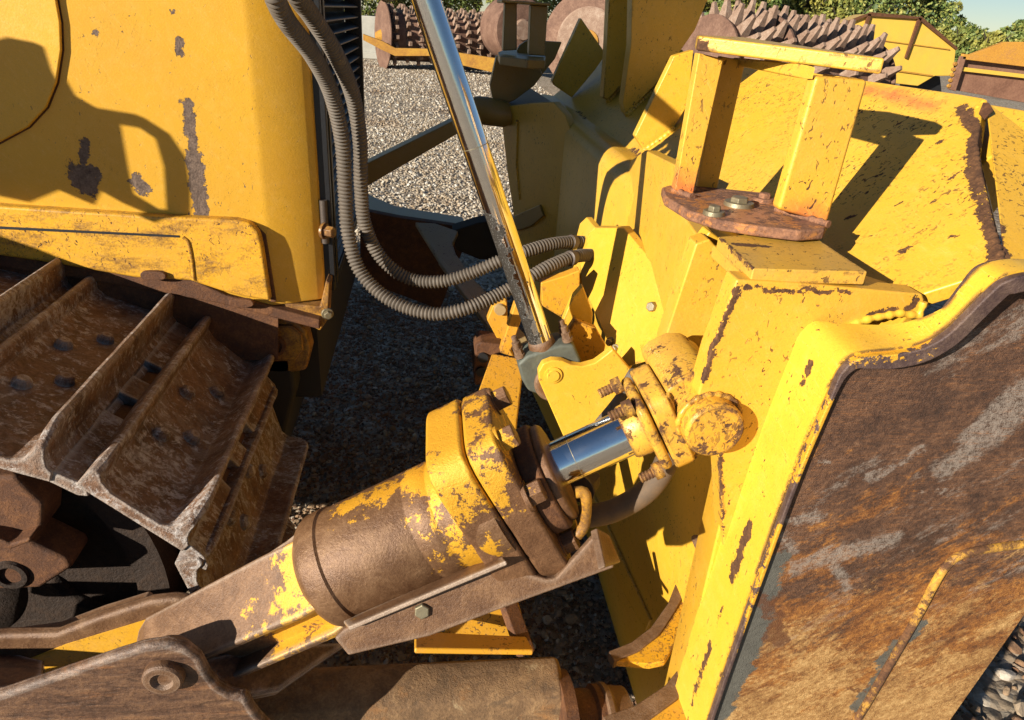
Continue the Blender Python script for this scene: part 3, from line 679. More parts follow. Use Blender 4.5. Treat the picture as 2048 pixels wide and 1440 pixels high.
m_head = steel('rubbed_cylinder_head', [(.28, (.075, .032, .014)), (.46, (.16, .075, .034)), (.6, (.26, .13, .06)), (.76, (.42, .26, .13))], 34, (.32, .55), .2, yellow=(.66, 44, [(A0+ax*along(930)+uu*.13-ww*.05, A0+ax*along(985)+uu*.10+ww*.05, .07), (A0+ax*along(940)+uu*.13, A0+ax*along(1000)+uu*.05, .06)]), bump=.0016)
lathe('barrel', cyl, m_barrel, A0, ax, [(t0-.012, .04), (t0-.01, RB-.012), (t0-.002, RB-.003), (t0+.006, RB+.001), (t0+.03, RB+.002), (t0+.033, RB-.001), (t0+.155, RB-.001), (t0+.157, RB-.0022), (t0+.160, RB-.0022), (t0+.162, RB-.001), (t0+.190, RB-.001), (t0+.192, RB-.0022), (t0+.195, RB-.0022), (t0+.197, RB-.001), (t1-.03, RB), (t1+.01, RB+.012), (t1+.03, RB+.012)], 96)
def flange(name, ta, tb, up_, dn, side_, mat, sq=6, shift=0, parent=cyl, bev=.006):
    c = A0+ax*ta+uu*((up_-dn)/2)+ww*shift
    bm = bmesh.new(); add_prism(bm, ringpts(c, ax, uu, ww, (up_+dn)/2, side_, 56, sq), ax*(tb-ta)); return fin(name, bm, mat, parent, bev, 3, ang=50)
tf0 = t1-.015
flange('head_flange', tf0, tf0+.050, .122, .122, .086, m_head)
flange('head_cover', tf0+.0515, tf0+.092, .120, .120, .084, m_head)
flange('gland_housing', tf0+.09, tf0+.118, .062, .075, .070, m_rusty, 2.4, .004)
flange('gland_cap', tf0+.116, tf0+.130, .058, .068, .066, m_head, 2.2, .004)
tg = tf0+.092
for (u_, w_, mt) in ((.098, .045, m_head), (.030, .074, m_head), (-.082, .050, m_head), (.098, -.05, m_head), (-.08, -.05, m_head)):
    c = A0+ax*(tg)+uu*u_+ww*w_
    hexbolt('flange_bolt', cyl, mt, c, ax, .0155, .019, 1.3)
# chromed rod
m_ch = chrome('chrome_rod')
tr0, tr1 = tf0+.12, along(1262)
rod = lathe('piston_rod', cyl, m_ch, A0, ax, [(tr0, .0305), (tr1, .0305)], 64)
lathe('scribe_line', rod, m_bolt, A0, ax, [(along(1150), .03062), (along(1151), .03062)], 64)
# base casting: two flanges and a web, narrowing to the pin
m_castY = steel('scoured_casting', [(.28, (.08, .036, .016)), (.46, (.17, .085, .04)), (.6, (.28, .15, .075)), (.76, (.42, .27, .14))], 30, (.30, .55), .1, edgec=(.52, .42, .33),
    yellow=(.68, 44, [(A0+ax*(t0-.005)+uu*.05+ww*.04, A0+ax*(t0-.0)-uu*.05+ww*.04, .045), (JY(560, 1270, YC-.05), JY(660, 1215, YC-.05), .045), (JY(600, 1130, YC-.04), JY(600, 1180, YC-.04), .03)]), bump=.0015)
base = empty('cylinder_base', A0); base.parent = cyl; base.location = Vector((0, 0, 0))
def slab(name, mat, sta, par, bev=.004):           # sta: t then four (u, w) corners
    bm = bmesh.new(); rings = []
    for t, *q in sta: rings.append([bm.verts.new(A0+ax*t+uu*u_+ww*w_) for u_, w_ in q])
    for a_, b_ in zip(rings, rings[1:]):
        for i in range(4): j = (i+1) % 4; bm.faces.new((a_[i], a_[j], b_[j], b_[i]))
    bm.faces.new(rings[0]); bm.faces.new(rings[-1][::-1])
    return fin(name, bm, mat, par, bev, 3)
te = t0+.004
slab('upper_flange', m_castY, [(-.05, (.016, -.04), (-.006, .046), (-.018, .04), (.0, -.05)), (-.02, (.034, -.035), (-.002, .055), (-.014, .048), (.018, -.045)), (.10, (.050, -.020), (.000, .062), (-.012, .055), (.034, -.030)), (.20, (.064, -.005), (.003, .069), (-.009, .061), (.048, -.02)), (te-.03, (.072, .008), (.006, .076), (-.006, .066), (.056, -.01)), (te, (.074, .012), (.010, .077), (-.004, .066), (.056, -.01))], base)
slab('lower_flange', m_castY, [(.085, (-.050, -.04), (-.052, .058), (-.064, .054), (-.062, -.04)), (te-.02, (-.050, -.05), (-.052, .060), (-.068, .054), (-.066, -.05)), (te, (-.048, -.05), (-.046, .062), (-.066, .050), (-.066, -.05))], base)
slab('web', m_castY, [(-.045, (.0, -.035), (-.01, .02), (-.028, .02), (-.028, -.035)), (.03, (.02, -.038), (.0, .03), (-.032, .026), (-.032, -.038)), (.11, (.03, -.04), (.0, .036), (-.057, .03), (-.057, -.04)), (te-.05, (.045, -.045), (.0, .045), (-.062, .034), (-.062, -.045)), (te, (.055, -.05), (.0, .062), (-.060, .050), (-.06, -.05))], base)
# strap plate guarding the hose below the barrel
pS = P3(JY(672, 1268, .665), JY(1225, 1128, .672), JY(1000, 1118, .684))
strap = plate('hose_guard', cyl, m_bronze, [(672, 1268), (690, 1250), (860, 1178), (1000, 1122), (1090, 1150), (1110, 1148), (1186, 1064), (1197, 1063), (1202, 1072), (1226, 1128), (1010, 1207), (860, 1264), (700, 1302)], pS, .012, .003)
strap2 = plate('guard_ledge', strap, m_castY, [(690, 1250), (1000, 1110), (1016, 1130), (700, 1262)], P3(JY(690, 1250, .674), JY(1000, 1112, .690), JY(1000, 1098, .720)), .006, .002)
strap3 = plate('guard_lip', strap, m_bronze, [(1180, 1062), (1205, 1075), (1228, 1130), (1196, 1140)], P3(JY(1180, 1062, .675), JY(1228, 1130, .675), JY(1220, 1080, .73)), .010, .002)
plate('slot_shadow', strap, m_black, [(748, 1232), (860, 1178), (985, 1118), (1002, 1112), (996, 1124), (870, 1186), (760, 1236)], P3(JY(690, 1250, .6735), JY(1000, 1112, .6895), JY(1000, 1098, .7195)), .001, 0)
hexbolt('guard_bolt', strap, m_bolt, J((846, 1212), pS), pS[1] if pS[1].y < 0 else -pS[1], .0105, .016, 1.5)
# rod end: weld collar, split cap and bearing block
m_eye = paint('chipped_rod_end_paint', base=(.78, .43, .04), rust=.545, edge=4, speck=.66, dust=.4)
te1 = along(1255)
lathe('rod_collar', cyl, m_eye, A0, ax, [(te1-.004, .033), (te1, .036), (te1+.022, .037), (te1+.024, .035)], 48)
flange('rod_flange', te1+.020, te1+.034, .056, .054, .050, m_eye, 5)
flange('clamp_cap', te1+.036, te1+.062, .060, .056, .052, m_eye, 6, bev=.004)
ec = A0+ax*(te1+.088)+uu*.004
bm = bmesh.new(); pr = [A0+ax*(te1+t_)+uu*u_+Vector((0, -.038, 0)) for t_, u_ in ((.0625, .057), (.078, .064), (.104, .064), (.122, .054), (.134, .030), (.136, .0), (.130, -.030), (.116, -.048), (.100, -.056), (.0625, -.054))]
add_prism(bm, pr, Vector((0, .12, 0))); blk = fin('bearing_cap', bm, m_eye, cyl, .006, 3)
weld(blk, m_eye, [A0+ax*(te1+.0625)+uu*u_+Vector((0, -.040, 0)) for u_ in (.055, .03, 0, -.03, -.052)], .003)
for (u_, w_) in ((.052, .028), (.052, -.03), (-.050, .034), (-.05, -.03)):
    c = A0+ax*(te1+.020)+uu*u_+ww*w_
    bm = bmesh.new(); add_lathe(bm, c, -ax, [(0, .011), (.012, .011), (.0125, .007)]+[(.014+.0022*i, .0068 if i % 2 else .0058) for i in range(9)], 16)
    fin('cap_stud', bm, m_eye, cyl)
# hose under the rod with its bent bracket
tube('pressure_hose', cyl, m_rub, [JY(1150, 1035, .78), JY(1180, 1032, .77), JY(1230, 1020, .77), JY(1290, 985, .77), JY(1325, 940, .775), JY(1345, 885, .78)], .0165, 20)
bm = bmesh.new(); add_tube(bm, resample(catmull([JY(1150, 985, .70), JY(1168, 985, .70), JY(1172, 1005, .70), JY(1168, 1050, .70), JY(1150, 1075, .70)], 14), .004), .0075, 12); fin('hose_bracket', bm, m_lug, cyl)
plate('bracket_tab', cyl, m_paint, [(1118, 985), (1132, 980), (1150, 1030), (1160, 1072), (1146, 1078), (1130, 1030)], PY(.71), Vector((0, .012, 0)), .002)
plate('bracket_clip', cyl, m_black, [(1130, 1018), (1146, 1014), (1154, 1040), (1138, 1044)], PY(.705), Vector((0, .02, 0)), .002)
hexbolt('hose_fitting', cyl, m_boltdark, JY(1160, 975, .80), (JY(1190, 940, .84)-JY(1160, 975, .80)), .02, .03, 1.2, .03)

# ------------------------------------------------------------------ push arm
m_arm = steel('gritty_dusty_arm', [(.3, (.075, .045, .022)), (.46, (.18, .10, .046)), (.6, (.32, .19, .088)), (.78, (.50, .35, .18))], 26, (.65, .85), 0, yellow=(.72, 18, [(JY(740, 1330, .75), JY(900, 1320, .78), .03)]),
    orange=(.56, (.36, .15, .035), .7), big=[(6, .56, (.09, .055, .03), (1, 1, 3), .6), (16, .6, (.50, .38, .21), (1, 1, 1), .5)], bump=.003)
arm = empty('push_arm', JY(600, 1350, .72)); arm.parent = dozer; arm.location = WL['push_arm']-WL['bulldozer']
zt = JY(1000, 1310, .82).z
# the arm as a swept section: far edge at y .82, top falling to a near edge and an upright near side
yn = J((1000, 1402), PZ(zt-.018)).y
def arm_sec(x, dz=0, k=1.0):
    m_ = lambda y: y*k+.79*(1-k)
    return [Vector((x, .83, zt-.05+dz)), Vector((x, .824, zt-.014+dz)), Vector((x, .812, zt-.003+dz)), Vector((x, .795, zt+dz)), Vector((x, m_(yn+.03), zt-.006+dz)), Vector((x, m_(yn+.012), zt-.010+dz)), Vector((x, m_(yn), zt-.020+dz)), Vector((x, m_(yn-.006), zt-.04+dz)), Vector((x, m_(yn-.010), zt-.48+dz)), Vector((x, .83, zt-.50+dz))]
xe = JY(1122, 1320, .80).x
def sweep(bm, secs):
    rs = [[bm.verts.new(p) for p in s_] for s_ in secs]
    for a_, b_ in zip(rs, rs[1:]):
        for i in range(len(a_)): j = (i+1) % len(a_); bm.faces.new((a_[i], a_[j], b_[j], b_[i]))
    bm.faces.new(rs[0][::-1]); bm.faces.new(rs[-1])
bm = bmesh.new()
xs_ = [-1.6, -.9, -.5, -.30, -.1, .0, xe-.025, xe-.008, xe-.003, xe]
sweep(bm, [arm_sec(x, -.0 if x < xe-.01 else -.004*(x > xe-.005)-.006*(x >= xe)) for x in xs_])
fin('arm_beam', bm, m_arm, arm, .006, 3, ang=40)
def top_patch(name, x0, x1, ya, yb, par, mat, h=.002):
    f = lambda y: zt-.022*(.805-y)/.105+h
    bm = bmesh.new(); add_prism(bm, [Vector((x0, ya, f(ya))), Vector((x1, ya, f(ya))), Vector((x1, yb, f(yb))), Vector((x0, yb, f(yb)))], Vector((0, 0, -.006))); return fin(name, bm, mat, par, .001)
# near and far clevis plates carrying the cylinder foot
m_clev = steel('streaked_clevis_plate', [(.34, (.04, .02, .013)), (.46, (.12, .06, .034)), (.57, (.23, .12, .06)), (.70, (.42, .27, .15))], 16, (.34, .6), .1, stretch=(1, 1, 5), orange=(.55, (.34, .13, .035), .7), big=[(9, .55, (.05, .024, .014), (1, 1, 5), .7)], bump=.002, edgec=(.66, .60, .54))
m_clevY = paint('clevis_inner_paint', base=(.78, .40, .015), rust=.66, edge=0, grime=.18, dust=.4)
pn_ = PY(.655)
near = plate('near_clevis', arm, m_clev, [(-420, 1480), (-200, 1440), (0, 1391), (120, 1350), (230, 1312), (285, 1295), (330, 1289), (372, 1298), (398, 1318), (414, 1348), (434, 1375), (462, 1392), (492, 1396), (505, 1420), (520, 1440), (560, 1480), (520, 1600), (-420, 1600)], pn_, Vector((0, .018, 0)), .007, seg=3)
lathe('clevis_pin', near, m_bronze, J((330, 1347), pn_), (0, -1, 0), [(-.04, .024), (0, .025), (.001, .025), (.010, .0245), (.013, .022), (.0135, .014), (.008, .011)], 40)
pf_ = PY(.80)
plate('far_clevis', arm, m_bronze, [(-420, 1330), (0, 1292-20), (110, 1270), (200, 1235), (300, 1204), (345, 1199), (378, 1203), (400, 1222), (420, 1260), (440, 1330), (440, 1420), (-420, 1440)], pf_, Vector((0, .02, 0)), .007, seg=3)
plate('clevis_floor', arm, m_clevY, [(-420, 1360, ), (60, 1322), (250, 1300), (440, 1340), (480, 1390), (200, 1420), (-420, 1480)], PZ(zt-.035), Vector((0, 0, -.03)), .003)
pI = PY(.797)
plate('inner_face', arm, m_clevY, [(60, 1318), (130, 1290), (300, 1238), (330, 1232), (330, 1300), (230, 1345), (90, 1352), (88, 1322)], pI, Vector((0, .002, 0)), 0)
plate('arm_web', arm, m_clev, [(-420, 1300), (0, 1296), (60, 1314), (88, 1320), (86, 1350), (30, 1372), (-420, 1430)], P3(JY(-420, 1300, .8), JY(60, 1314, .795), JY(0, 1390, .69)), .02, .003)
plate('arm_upper_ledge', arm, m_bronze, [(-420, 1270), (0, 1277), (110, 1262), (200, 1228), (290, 1200), (300, 1206), (200, 1238), (110, 1276), (0, 1296), (-420, 1296)], PY(.835), Vector((0, .02, 0)), .003)
plate('clevis_gusset', arm, m_clev, [(395, 1318), (520, 1290), (700, 1283), (560, 1380), (500, 1392), (492, 1396), (462, 1392)], P3(JY(395, 1318, .70), JY(700, 1283, .80), JY(492, 1396, .672)), .02, .004)
# ball joint at the arm's front end
lathe('ball_socket', arm, m_rusty, Vector((xe-.01, .745, zt-.105)), (1, .02, -.05), [(0, .10), (.02, .10), (.022, .07), (.06, .068), (.065, .075), (.075, .075)], 48)
lathe('ball_collar', arm, m_bronze, Vector((xe+.062, .745, zt-.107)), (1, .0, -.08), [(0, .072), (.004, .078), (.012, .078), (.016, .074), (.045, .072), (.05, .062)], 48)
# ================================================================== BLADE
def JD(x, y, d): return _C+ray(x, y)*d
UN = P3((.55, 0, 1.42), (.85, 0, 1.67), (.55, 1, 1.42))        # sloping upper back of the blade
YR = .60; YP = .69; XB = .52
KW = .94; UW = (_C+(UN[0]-_C)*KW, UN[1])
m_blade = paint('blade_back_paint', base=(.83, .46, .03), rust=.70, edge=2.6, speck=.705, dust=.22, spots=[((.555, 1.62, 1.432), (.56, 1.98, 1.434), .010), ((.555, 2.6, 1.432), (.56, 2.8, 1.434), .008)])
wing_rust = (seg([(1925, 222), (1948, 262), (1955, 330), (1962, 400), (1978, 450), (2005, 530)], UW, .010) + seg([(1945, 350), (1965, 420)], UW, .008))
wspots = [(1872, 294), (1755, 355), (1742, 478), (1868, 408), (1795, 415), (1760, 310), (1850, 470), (1700, 440), (1900, 360), (1808, 505), (1905, 480)]
wing_rust += [(J(q, UW), J((q[0]+10, q[1]-5), UW), .0045) for q in wspots]
red = seg([(1735, 182), (1790, 195), (1870, 218)], UW, .018)
m_wing = paint('wing_back_paint', base=(.83, .46, .03), rust=.70, edge=2.2, spots=wing_rust, speck=.655, dust=.15, stretch=(1, .6, 1.6), primer=red)
blade = empty('blade', (.6, 1.9, .3)); blade.parent = dozer; blade.location = WL['blade']-WL['bulldozer']
def extr_y(name, prof, y0, y1, mat, par, bev=.0, **k):
    bm = bmesh.new(); add_prism(bm, [Vector((x, y0, z)) for x, z in prof], Vector((0, y1-y0, 0))); return fin(name, bm, mat, par, bev, **k)
YF = 3.36
# back: upright panel, rounded beam nose, sloping upper back, curved front
arc = [(.555+.045*math.cos(a), 1.385+.045*math.sin(a)) for a in [math.radians(d) for d in (180, 160, 140, 120, 105, 95)]]
prof = [(XB+.05, .08), (XB-.008, .385)]+[(x-.04, z) for x, z in arc[:1]]+[(x-.036, z) for x, z in arc[1:]]+[(.56, 1.424), (.575, 1.438), (.853, 1.668), (.875, 1.66), (.72, 1.30), (.66, .9), (.68, .45), (.78, .08)]
back = extr_y('mouldboard', prof, .93, YF, m_blade, blade, .004, ang=50)
# seam on the beam top
for a_, b_ in (((1296, 372), (1105, 222)),): pass
tri = [J((1970, 200), UW), J((1925, 192), UW), J((1640, 150), UW), _C+(Vector((.86, 1.86, 1.673))-_C)*KW, _C+(Vector((.56, 1.86, 1.425))-_C)*KW, _C+(Vector((.56, .72, 1.425))-_C)*KW, J((1850, 592), UW), J((2010, 541), UW), J((1955, 300), UW)]
nU = UW[1] if UW[1].z > 0 else -UW[1]
bm = bmesh.new(); add_prism(bm, [p+nU*.004 for p in tri], -nU*.02); wing = fin('wing_back', bm, m_wing, blade, .003)
q0, q2, q1 = J((1970, 200), UW), J((2010, 541), UW), JY(2230, 400, .80)
pw = P3(q0, q2, q1); bm = bmesh.new(); add_prism(bm, [q0]+[J(q, pw) for q in ((2052, 262), (2230, 400), (2230, 520), (2060, 552))]+[q2], Vector((.012, 0, -.016))); fin('wing_end', bm, m_wing, wing, .003)
plate('corner_wear', wing, m_rusty, [(1966, 204), (1978, 205), (1986, 218), (1968, 238), (1957, 226)], (UW[0]+nU*.0062, UW[1]), -nU*.003, .001)
# end box: rim, end plate, back flange strip
rimc = [(1370, 1600), (1420, 1440), (1510, 1180), (1590, 960), (1640, 840), (1662, 790), (1680, 748), (1706, 722), (1740, 712), (1800, 706), (1850, 694), (1895, 668), (1935, 630), (1975, 590), (2010, 562), (2060, 548), (2110, 548), (2200, 560), (2400, 620)]
from bisect import bisect
def smooth_path(pts, n=6): return catmull(pts, n)
rimf = catmull([Vector((a, b, 0)) for a, b in rimc], 5); nR = len(rimf)
def flare(i):                                      # the top of the end plate is bent outward
    t = max(0, (i/nR-.36)/.64); return .030*min(1, t*1.5)**1.2
rws = [JY(q.x, q.y, YR-flare(i)) for i, q in enumerate(rimf)]; rws = [Vector((p.x, YR, p.z)) for p in rws]
low = [JY(1900, 1440, YR), JY(2048, 1230, YR), JY(2400, 760, YR), JY(1700, 1900, YR), JY(1370, 1900, YR)]
m_end = None
s = NT('scoured_blade_end')
rot = (0, math.radians(-33), 0)
a = s.noise(16, 10, .78, stretch=(1, 1, 1.5), rot=rot, dist=.2); b = s.noise(130, 7, .78, stretch=(1, 1, 1.3), rot=rot); c0_ = s.noise(520, 4, .75)
v = s.math('ADD', s.math('MULTIPLY', a, .36), s.math('ADD', s.math('MULTIPLY', b, .42), s.math('MULTIPLY', c0_, .22)))
dark = s.ramp(v, [(.38, (.025, .011, .006)), (.48, (.085, .038, .020)), (.56, (.17, .08, .04)), (.66, (.32, .18, .10))])
oran = s.ramp(v, [(.38, (.06, .022, .008)), (.48, (.22, .078, .018)), (.56, (.44, .18, .035)), (.66, (.68, .36, .10))])
tan_ = s.ramp(v, [(.38, (.13, .055, .02)), (.47, (.36, .18, .055)), (.56, (.62, .37, .14)), (.66, (.85, .62, .32))])
px2 = s.vm('DOT_PRODUCT', s.pos(), (.0, 0, 1.0), out=1)
hz = s.math('ADD', px2, s.math('MULTIPLY', s.math('SUBTRACT', s.noise(7, 7, .7, stretch=(1, 1, 2.2), rot=rot), .5), .62))
no_ = s.noise(9, 11, .82, stretch=(1, 1, 2.4), rot=rot, dist=.3); nt_ = s.noise(12, 11, .84, stretch=(1, 1, 2.2), rot=rot, dist=.3)
om = s.math('ADD', no_, s.math('MULTIPLY', s.math('SUBTRACT', 1.20, px2), .60))
tm_ = s.math('ADD', nt_, s.math('MULTIPLY', s.math('SUBTRACT', 1.06, px2), .75))
col = s.mix(s.step(om, .50, .555), dark, oran)
col = s.mix(s.step(tm_, .50, .57), col, tan_)
_r = random.Random(5)
_rp = []
for _k in range(20):
    x_, y_ = _r.uniform(1620, 2020), _r.uniform(820, 1150); l_ = _r.uniform(6, 45)
    if x_ > 1560+(1150-y_)*.35: _rp.append((JY(x_, y_, YR), JY(x_+l_, y_-l_*_r.uniform(.2, .7), YR), _r.uniform(.0025, .007)))
def E_(*q): return [(JY(x, y, YR), JY(x2, y2, YR), r) for (x, y), (x2, y2), r in q]
pat = s.segs(E_(((1745, 965), (1850, 905), .009), ((1560, 1050), (1640, 1040), .012), ((1600, 1140), (1790, 1085), .016), ((1660, 1110), (1700, 1180), .012), ((1850, 990), (1910, 985), .006), ((1620, 930), (1690, 925), .005),
    ((1560, 1070), (1590, 1110), .010), ((1900, 940), (2048, 830), .020), ((1960, 880), (2060, 780), .024), ((1770, 900), (1820, 880), .004), ((1585, 975), (1605, 960), .006), ((1780, 1130), (1830, 1110), .006)), s.noise(26, 9, .84, stretch=(1, 1, 4), rot=rot))
gr_ = s.ramp(v, [(.35, (.20, .155, .12)), (.6, (.37, .31, .26))])
pat2 = s.noise(6, 9, .8, stretch=(1, 1, 3.4), rot=rot); pat = s.math('MAXIMUM', s.math('MULTIPLY', s.step(pat, .0, .35), .8), s.math('MULTIPLY', s.step(pat2, .55, .62), s.math('MULTIPLY', s.step(hz, 1.05, 1.15), .7)))
col = s.mix(s.math('MULTIPLY', pat, s.step(s.math('ADD', s.math('MULTIPLY', c0_, .5), s.math('MULTIPLY', b, .5)), .40, .52)), col, gr_)
hs = s.math('ABSOLUTE', s.math('SUBTRACT', s.noise(16, 4, .6, stretch=(.5, 1, 16)), .5))
col = s.mix(s.math('MULTIPLY', s.math('MULTIPLY', s.math('SUBTRACT', 1.0, s.step(hs, 0, .010)), s.step(a, .42, .55)), .6), col, (.50, .19, .05))
sl_ = s.segs(E_(((1440, 1440), (1530, 1240), .020), ((1490, 1300), (1560, 1130), .016), ((1770, 1330), (1840, 1260), .014), ((1720, 1420), (1800, 1310), .012), ((1400, 1480), (1480, 1330), .02)), s.noise(30, 7, .78, stretch=(1, 1, 2.2), rot=rot))
col = s.mix(s.step(sl_, .0, .2), col, s.ramp(v, [(.35, (.07, .065, .055)), (.65, (.17, .16, .13))]))
dk = s.segs(E_(((1530, 1200), (1570, 1290), .012), ((1560, 1240), (1545, 1280), .012), ((1700, 1380), (1750, 1395), .006), ((1880, 1260), (1990, 1250), .004)), s.noise(34, 7, .78))
col = s.mix(s.math('MULTIPLY', s.step(dk, .0, .25), .8), col, (.13, .045, .015))
s.l(col, s.b.inputs['Base Color']); s.sock(s.math('ADD', .38, s.math('MULTIPLY', b, .35)), s.b.inputs['Roughness']); s.b.inputs['Metallic'].default_value = .08
s.l(s.bump(s.math('ADD', v, s.math('MULTIPLY', c0_, .4)), .0035, .9), s.b.inputs['Normal']); m_end = s.m
# end plate face
bm = bmesh.new()
face = [p+Vector((.006, .006, 0)) for p in rws]+[JY(2400, 760, YR+.006), JY(2048, 1230, YR+.006), JY(1900, 1440, YR+.006), JY(1700, 1900, YR+.006), JY(1370, 1900, YR+.006)]
add_prism(bm, face, Vector((0, .004, 0))); endp = fin('end_plate', bm, m_end, blade, 0)
# rim: thick edge following the outline, flaring outward towards the top
m_rim = paint('worn_rim_paint', base=(.80, .44, .02), rust=.55, edge=3, speck=.64, dust=.3, rusts=[(.25, (.05, .03, .035)), (.45, (.11, .065, .055)), (.65, (.20, .12, .085)), (.8, (.32, .2, .13))])
m_rim2 = steel('rubbed_rim_steel', [(.3, (.035, .022, .024)), (.46, (.085, .05, .045)), (.6, (.16, .10, .075)), (.78, (.30, .2, .13))], 30, (.35, .6), .15, yellow=(.66, 45, [(JY(1730, 705, YR), JY(1800, 695, YR), .014), (JY(1830, 690, YR), JY(1870, 680, YR), .008), (JY(1600, 960, YR), JY(1660, 800, YR), .008), (JY(1480, 1300, YR), JY(1560, 1050, YR), .006)]), bump=.0015)
bm = bmesh.new(); rings = []
for i, p in enumerate(rws):
    d = (rws[min(i+1, nR-1)]-rws[max(i-1, 0)]).normalized(); nn = Vector((-d.z, 0, d.x))
    if nn.x > 0 and i < nR*.4: nn = -nn
    f_ = flare(i); th = .0055+.012*min(1, max(0, (i/nR-.28)*5))
    ring = [p+Vector((0, .014, 0)), p+Vector((0, .004-f_, 0)), p-nn*0+Vector((0, -.002-f_, 0)), p-nn*th+Vector((0, -.002-f_, 0)), p-nn*th+Vector((0, .010, 0)), p-nn*th+Vector((0, .014, 0))]
    rings.append([bm.verts.new(q) for q in ring])
for A_, B_ in zip(rings, rings[1:]):
    for i in range(6): j = (i+1) % 6; bm.faces.new((A_[i], A_[j], B_[j], B_[i]))
bm.faces.new(rings[0][::-1]); bm.faces.new(rings[-1])
fin('end_rim', bm, m_rim2, blade, .002)
# back flange strip behind the rim
bm = bmesh.new(); rings = []
for i, p in enumerate(rws):
    d = (rws[min(i+1, nR-1)]-rws[max(i-1, 0)]).normalized(); nn = Vector((-d.z, 0, d.x))
    q = p+nn*.002; dp = .105-.098*min(1, max(0, (i/nR-.36)*3.4))
    rings.append([bm.verts.new(q+Vector((0, y_, 0))-nn*o_) for y_, o_ in ((.006-flare(i), 0), (dp, 0), (dp, .008), (.008-flare(i), .008))])
for A_, B_ in zip(rings, rings[1:]):
    for i in range(4): j = (i+1) % 4; bm.faces.new((A_[i], A_[j], B_[j], B_[i]))
bm.faces.new(rings[0][::-1]); bm.faces.new(rings[-1])
strip_sp = [(JY(x, y, YR+.05), JY(x2, y2, YR+.05), r) for (x, y), (x2, y2), r in (((1615, 725), (1612, 740), .006), ((1605, 760), (1603, 768), .005), ((1500, 1050), (1480, 1110), .008), ((1478, 1110), (1462, 1155), .008), ((1540, 960), (1532, 985), .006), ((1372, 1180), (1345, 1300), .006), ((1420, 1290), (1385, 1440), .006), ((1392, 1070), (1425, 1155), .006), ((1425, 1155), (1458, 1280), .004))]
m_strip = paint('strip_paint', base=(.86, .50, .035), rust=.70, edge=2.0, speck=.74, dust=.06, spots=strip_sp)
fin('back_flange', bm, m_strip, blade, 0, ang=60)
# raised weld bead on the end plate
pe = PY(YR-.0)
m_bead = paint('worn_bead_paint', base=(.66, .36, .04), rust=.53, edge=4, speck=.6, dust=.3)
bead = [JY(a, b, YR+.004) for a, b in ((1450, 1520), (1500, 1440), (1600, 1310), (1700, 1200), (1790, 1110), (1830, 1090), (1900, 1075), (1980, 1070), (2060, 1062), (2200, 1040))]
bead = [JY(a, b, YR+.004) for a, b in ((1640, 1540), (1712, 1440), (1760, 1360), (1830, 1240), (1870, 1165), (1895, 1128), (1925, 1108), (1970, 1098), (2060, 1085), (2200, 1060))]
tube('weld_bead', endp, m_bead, bead, .0055, 12)
# side gusset plate carrying the rod eye
m_gus = paint('bracket_paint', base=(.80, .43, .035), rust=.69, edge=3.4, speck=.70, dust=.15, er=.010,
    spots=[(JY(x, y, YP), JY(x2, y2, YP), r) for (x, y), (x2, y2), r in (((1478, 575), (1450, 640), .005), ((1445, 650), (1405, 760), .005), ((1490, 575), (1700, 585), .003), ((1745, 630), (1790, 626), .007), ((1815, 625), (1830, 600), .005), ((1445, 880), (1440, 1000), .003), ((1440, 1000), (1450, 1160), .003))])
side = plate('eye_bracket', blade, m_gus, [(1474, 559), (1600, 566), (1846, 588), (1850, 600), (1840, 632), (1800, 624), (1745, 634), (1700, 648), (1660, 668), (1640, 695), (1600, 790), (1560, 900), (1510, 1040), (1472, 1140), (1452, 1168), (1448, 1100), (1441, 1000), (1436, 900), (1396, 790), (1420, 705)], PY(YP), Vector((0, .032, 0)), .003)
m_pin = paint('rubbed_pin_paint', base=(.76, .40, .03), rust=.53, edge=3, speck=.6, dust=.5)
bc = J((1412, 858), PY(YP))
pf = J((1432, 864), PY(YP-.024))
lathe('eye_pin', side, m_pin, pf, (0, -1, 0), [(-.06, .036), (-.004, .036), (0, .033), (.001, .0)], 56, .001)
weld(side, m_pin, [Vector((pf.x+.038*math.cos(t_*.21), YP-.001, pf.z+.038*math.sin(t_*.21))) for t_ in range(31)], .0035)
inner = plate('inner_bracket', blade, m_gus, [(1392, 488), (1420, 478), (1480, 545), (1500, 700), (1480, 800), (1330, 705), (1326, 688)], PY(.87), Vector((0, .035, 0)), .003)
plate('bracket_cheek', blade, m_blade, [(1420, 462), (1500, 520), (1560, 700), (1480, 760), (1400, 640), (1392, 500)], PY(.90), Vector((0, .03, 0)), .003)
# stepped deck over the bracket
ZD = 1.517
m_deck = paint('scuffed_deck_paint', base=(.76, .43, .04), rust=.68, edge=3.6, speck=.70, dust=.6, spots=[(J(a, PZ(ZD)), J(b, PZ(ZD)), r) for a, b, r in (((1512, 541), (1735, 548), .0045), ((1508, 566), (1600, 570), .005), ((1625, 568), (1690, 572), .005), ((1440, 476), (1504, 536), .0025), ((1470, 488), (1530, 492), .006))])
plate('deck_plate', blade, m_deck, [(1436, 473), (1530, 466), (1626, 471), (1736, 543), (1506, 537)], PZ(ZD), Vector((0, 0, -.016)), .002)
plate('deck_step', blade, m_deck, [(1425, 490), (1626, 483), (1732, 562), (1502, 558)], PZ(ZD-.0165), Vector((0, 0, -.016)), .002)
plate('deck_web', blade, m_gus, [(1480, 556), (1740, 568), (1846, 588), (1700, 540), (1560, 500), (1440, 500)], PZ(ZD-.033), Vector((0, 0, -.012)), .002)
